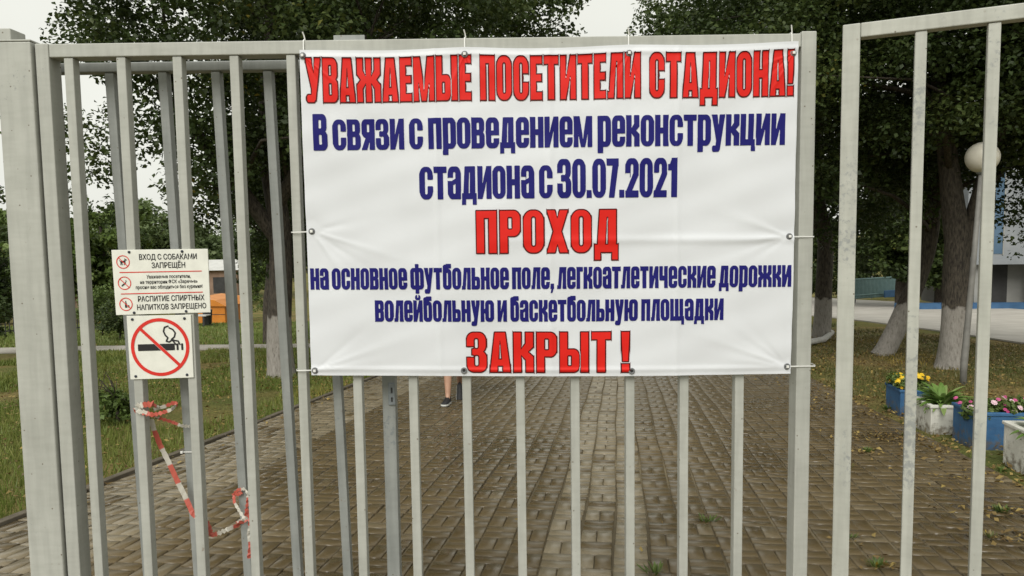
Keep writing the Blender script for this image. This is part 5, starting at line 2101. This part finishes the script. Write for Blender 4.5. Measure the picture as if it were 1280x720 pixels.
def notice():
    c4 = ((139, 312.5), (259.5, 311), (263, 390.5), (145, 394))
    f, W, H = to_plane(c4, D0 - .001)
    t = empty('notice_sign', Vector(f(np.array(.5), np.array(.5))))
    fl = lambda x, y, lift=0.0: f(x, y, lift) - np.array(t.location)
    tag(t, 'white three part notice with small red prohibition rings fixed to the bars', 'sign')
    plate('panel', fl, .004, M_SIGN, t)
    for (cy, sym) in ((.815, DOG), (.49, CIG_SMALL), (.165, BOTTLE)):
        pictogram(fl, W, H, .115, cy, .0205, sym, t, .13, .0007)
    for y in (.655, .325):
        bm = bmesh.new()
        vs = [bm.verts.new(fl(np.array(x), np.array(yy), .0011)) for x, yy in ((.07, y - .007), (.93, y - .007), (.93, y + .007), (.07, y + .007))]
        bm.faces.new(vs)
        build('red_rule', bm, M_SIGN_RED, t)
    for (txt, cx, y, w, h) in (('ВХОД С СОБАКАМИ', .585, .845, .60, .085), ('ЗАПРЕЩЁН', .585, .715, .35, .085),
                               ('Уважаемые посетители,', .58, .555, .46, .055), ('на территории ФСК «Заречье»', .58, .475, .60, .055), ('просим вас обходиться без курения!', .58, .395, .70, .055),
                               ('РАСПИТИЕ СПИРТНЫХ', .595, .200, .70, .085), ('НАПИТКОВ ЗАПРЕЩЕНО', .595, .070, .73, .085)):
        sign_text(txt, fl, W, H, cx, y, w, h, t, .017 if h > .07 else .014)
    bolts(fl, ((.185, .965), (.735, .965), (.195, .03), (.745, .03)), t)

    c4 = ((158, 395), (238.5, 393.5), (242, 472), (163, 474.5))
    f2, W2, H2 = to_plane(c4, D0 - .001)
    t2 = empty('no_smoking_sign', Vector(f2(np.array(.5), np.array(.5))))
    g2 = lambda x, y, lift=0.0: f2(x, y, lift) - np.array(t2.location)
    tag(t2, 'square white sign with a crossed out smoking cigarette in a red ring', 'sign')
    plate('panel', g2, .004, M_SIGN, t2)
    smoke = []
    pl = [(.10, .42), (.12, .60), (.22, .70), (.36, .70), (.46, .58), (.46, .44), (.36, .34), (.46, .22), (.58, .18), (.62, .10)]
    pl2 = [(.10, .62), (.06, .50), (.10, .34), (.20, .24), (.14, .16), (.28, .12), (.38, .20), (.46, .12)]
    pl = [(.30, .72), (.18, .68), (.14, .54), (.20, .40), (.28, .32), (.22, .20), (.32, .17), (.42, .24), (.50, .14), (.54, .08)]
    pl2 = [(.34, .66), (.46, .60), (.54, .48), (.50, .34), (.40, .26), (.50, .22), (.62, .20), (.68, .08)]
    for q in (pl, pl2):
        for a, b in zip(q[:-1], q[1:]):
            smoke.append(sSeg(*a, *b, .026))
    sym = sU(sR(-.76, -.115, .50, .115), sR(.56, -.115, .63, .115), sR(.72, -.115, .79, .115), *smoke)
    pictogram(g2, W2, H2, .50, .50, .0905, sym, t2, .115, .0011)
    bolts(g2, ((.09, .945), (.90, .945), (.09, .05), (.90, .05)), t2)


notice()


# ------------------------------------------------------------------ torn red and white barrier tape
def tape():
    m, n, l, b = new_mat('barrier_tape_stripes')
    at = N(n, 'Attribute', attribute_name='rnd')
    mo = N(n, 'Math', operation='PINGPONG')
    l.new(at.outputs['Fac'], mo.inputs[0])
    mo.inputs[1].default_value = .062
    rp = ramp(n, [(.50, (.58, .13, .095)), (.56, (.66, .63, .56))])
    mr = N(n, 'Math', operation='DIVIDE')
    l.new(mo.outputs[0], mr.inputs[0])
    mr.inputs[1].default_value = .062
    l.new(mr.outputs[0], rp.inputs[0])
    l.new(rp.outputs[0], b.inputs['Base Color'])
    b.inputs['Roughness'].default_value = .4
    tr = N(n, 'BsdfTranslucent')
    l.new(rp.outputs[0], tr.inputs[0])
    mx = N(n, 'MixShader')
    mx.inputs[0].default_value = .2
    l.new(b.outputs[0], mx.inputs[1])
    l.new(tr.outputs[0], mx.inputs[2])
    l.new(mx.outputs[0], n['Material Output'].inputs[0])
    bm = bmesh.new()
    lay = bm.verts.layers.float.new('rnd')
    mid = (D0 + .034 + D1) / 2
    fr = D0 - .003
    r = random.Random(3)

    def run(pix, w, t0, tw=0.0, wob=.25):
        pts, nr = [], []
        src = [Vector(P(px, py, Y)) for px, py, Y in pix]
        out = []
        for i in range(len(src) - 1):
            for k in range(5):
                out.append(src[i].lerp(src[i + 1], k / 5))
        out.append(src[-1])
        for i, p in enumerate(out):
            a = tw * i / len(out) + r.uniform(-wob, wob)
            nr.append((math.sin(a), -math.cos(a), r.uniform(-.2, .2)))
            pts.append(p)
        return ribbon(bm, pts, w * .85, nr, lay, t0, .4 if wob > .3 else .08)
    # knot round the second front bar, its two loops, and the run down to the next pair of bars
    run([(169, 516, mid - .02), (172, 508, fr), (180, 506, fr - .004), (190, 505, fr - .003), (196, 508, mid - .02)], .020, .0, 0, .4)
    run([(170, 506, mid - .02), (173, 514, fr - .004), (184, 517, fr - .006), (194, 519, fr)], .016, .01, .4, .5)
    run([(178, 514, fr - .006), (190, 519, fr - .008), (203, 516, fr - .01), (214, 512, fr - .004), (222, 506, mid - .01), (218, 503, mid), (206, 508, mid - .01), (192, 512, mid - .02)], .013, .075, .8, .5)
    run([(188, 519, fr - .006), (200, 523, mid - .02), (214, 527, mid), (226, 532, mid + .01), (237, 533, D1 - .004)], .011, .035, 1.0, .4)
    run([(189, 524, mid - .02), (192, 536, mid - .01), (200, 556, mid), (211, 578, mid), (222, 602, mid), (233, 624, mid + .005), (241, 642, mid), (250, 650, mid), (258, 654, mid - .01)], .0185, .05, .5, .12)
    run([(257, 650, mid), (262, 660, mid - .01), (264, 669, mid - .01), (272, 667, mid), (284, 662, mid), (296, 657, D1 - .006), (306, 650, mid - .01), (312, 646, mid)], .0165, .085, .6, .35)
    run([(308, 652, mid - .01), (300, 640, mid), (293, 628, mid + .01), (292, 618, D1 - .005), (298, 612, D1 - .007), (306, 611, D1 - .006), (310, 618, mid), (309, 632, mid - .01), (307, 645, mid - .01)], .011, .02, .9, .5)
    run([(296, 654, D1 - .006), (306, 648, D1 - .008), (311, 640, mid), (313, 652, mid - .01), (311, 668, mid), (313, 682, mid), (311, 698, mid)], .014, .03, .4, .45)
    run([(302, 615, D1 - .007), (298, 618, D1 - .008), (294, 617, D1 - .006)], .013, .0, .4, .45)
    o = build('barrier_tape', bm, m)
    tag(o, 'torn red and white barrier tape knotted round the left bars', 'barrier tape')


tape()
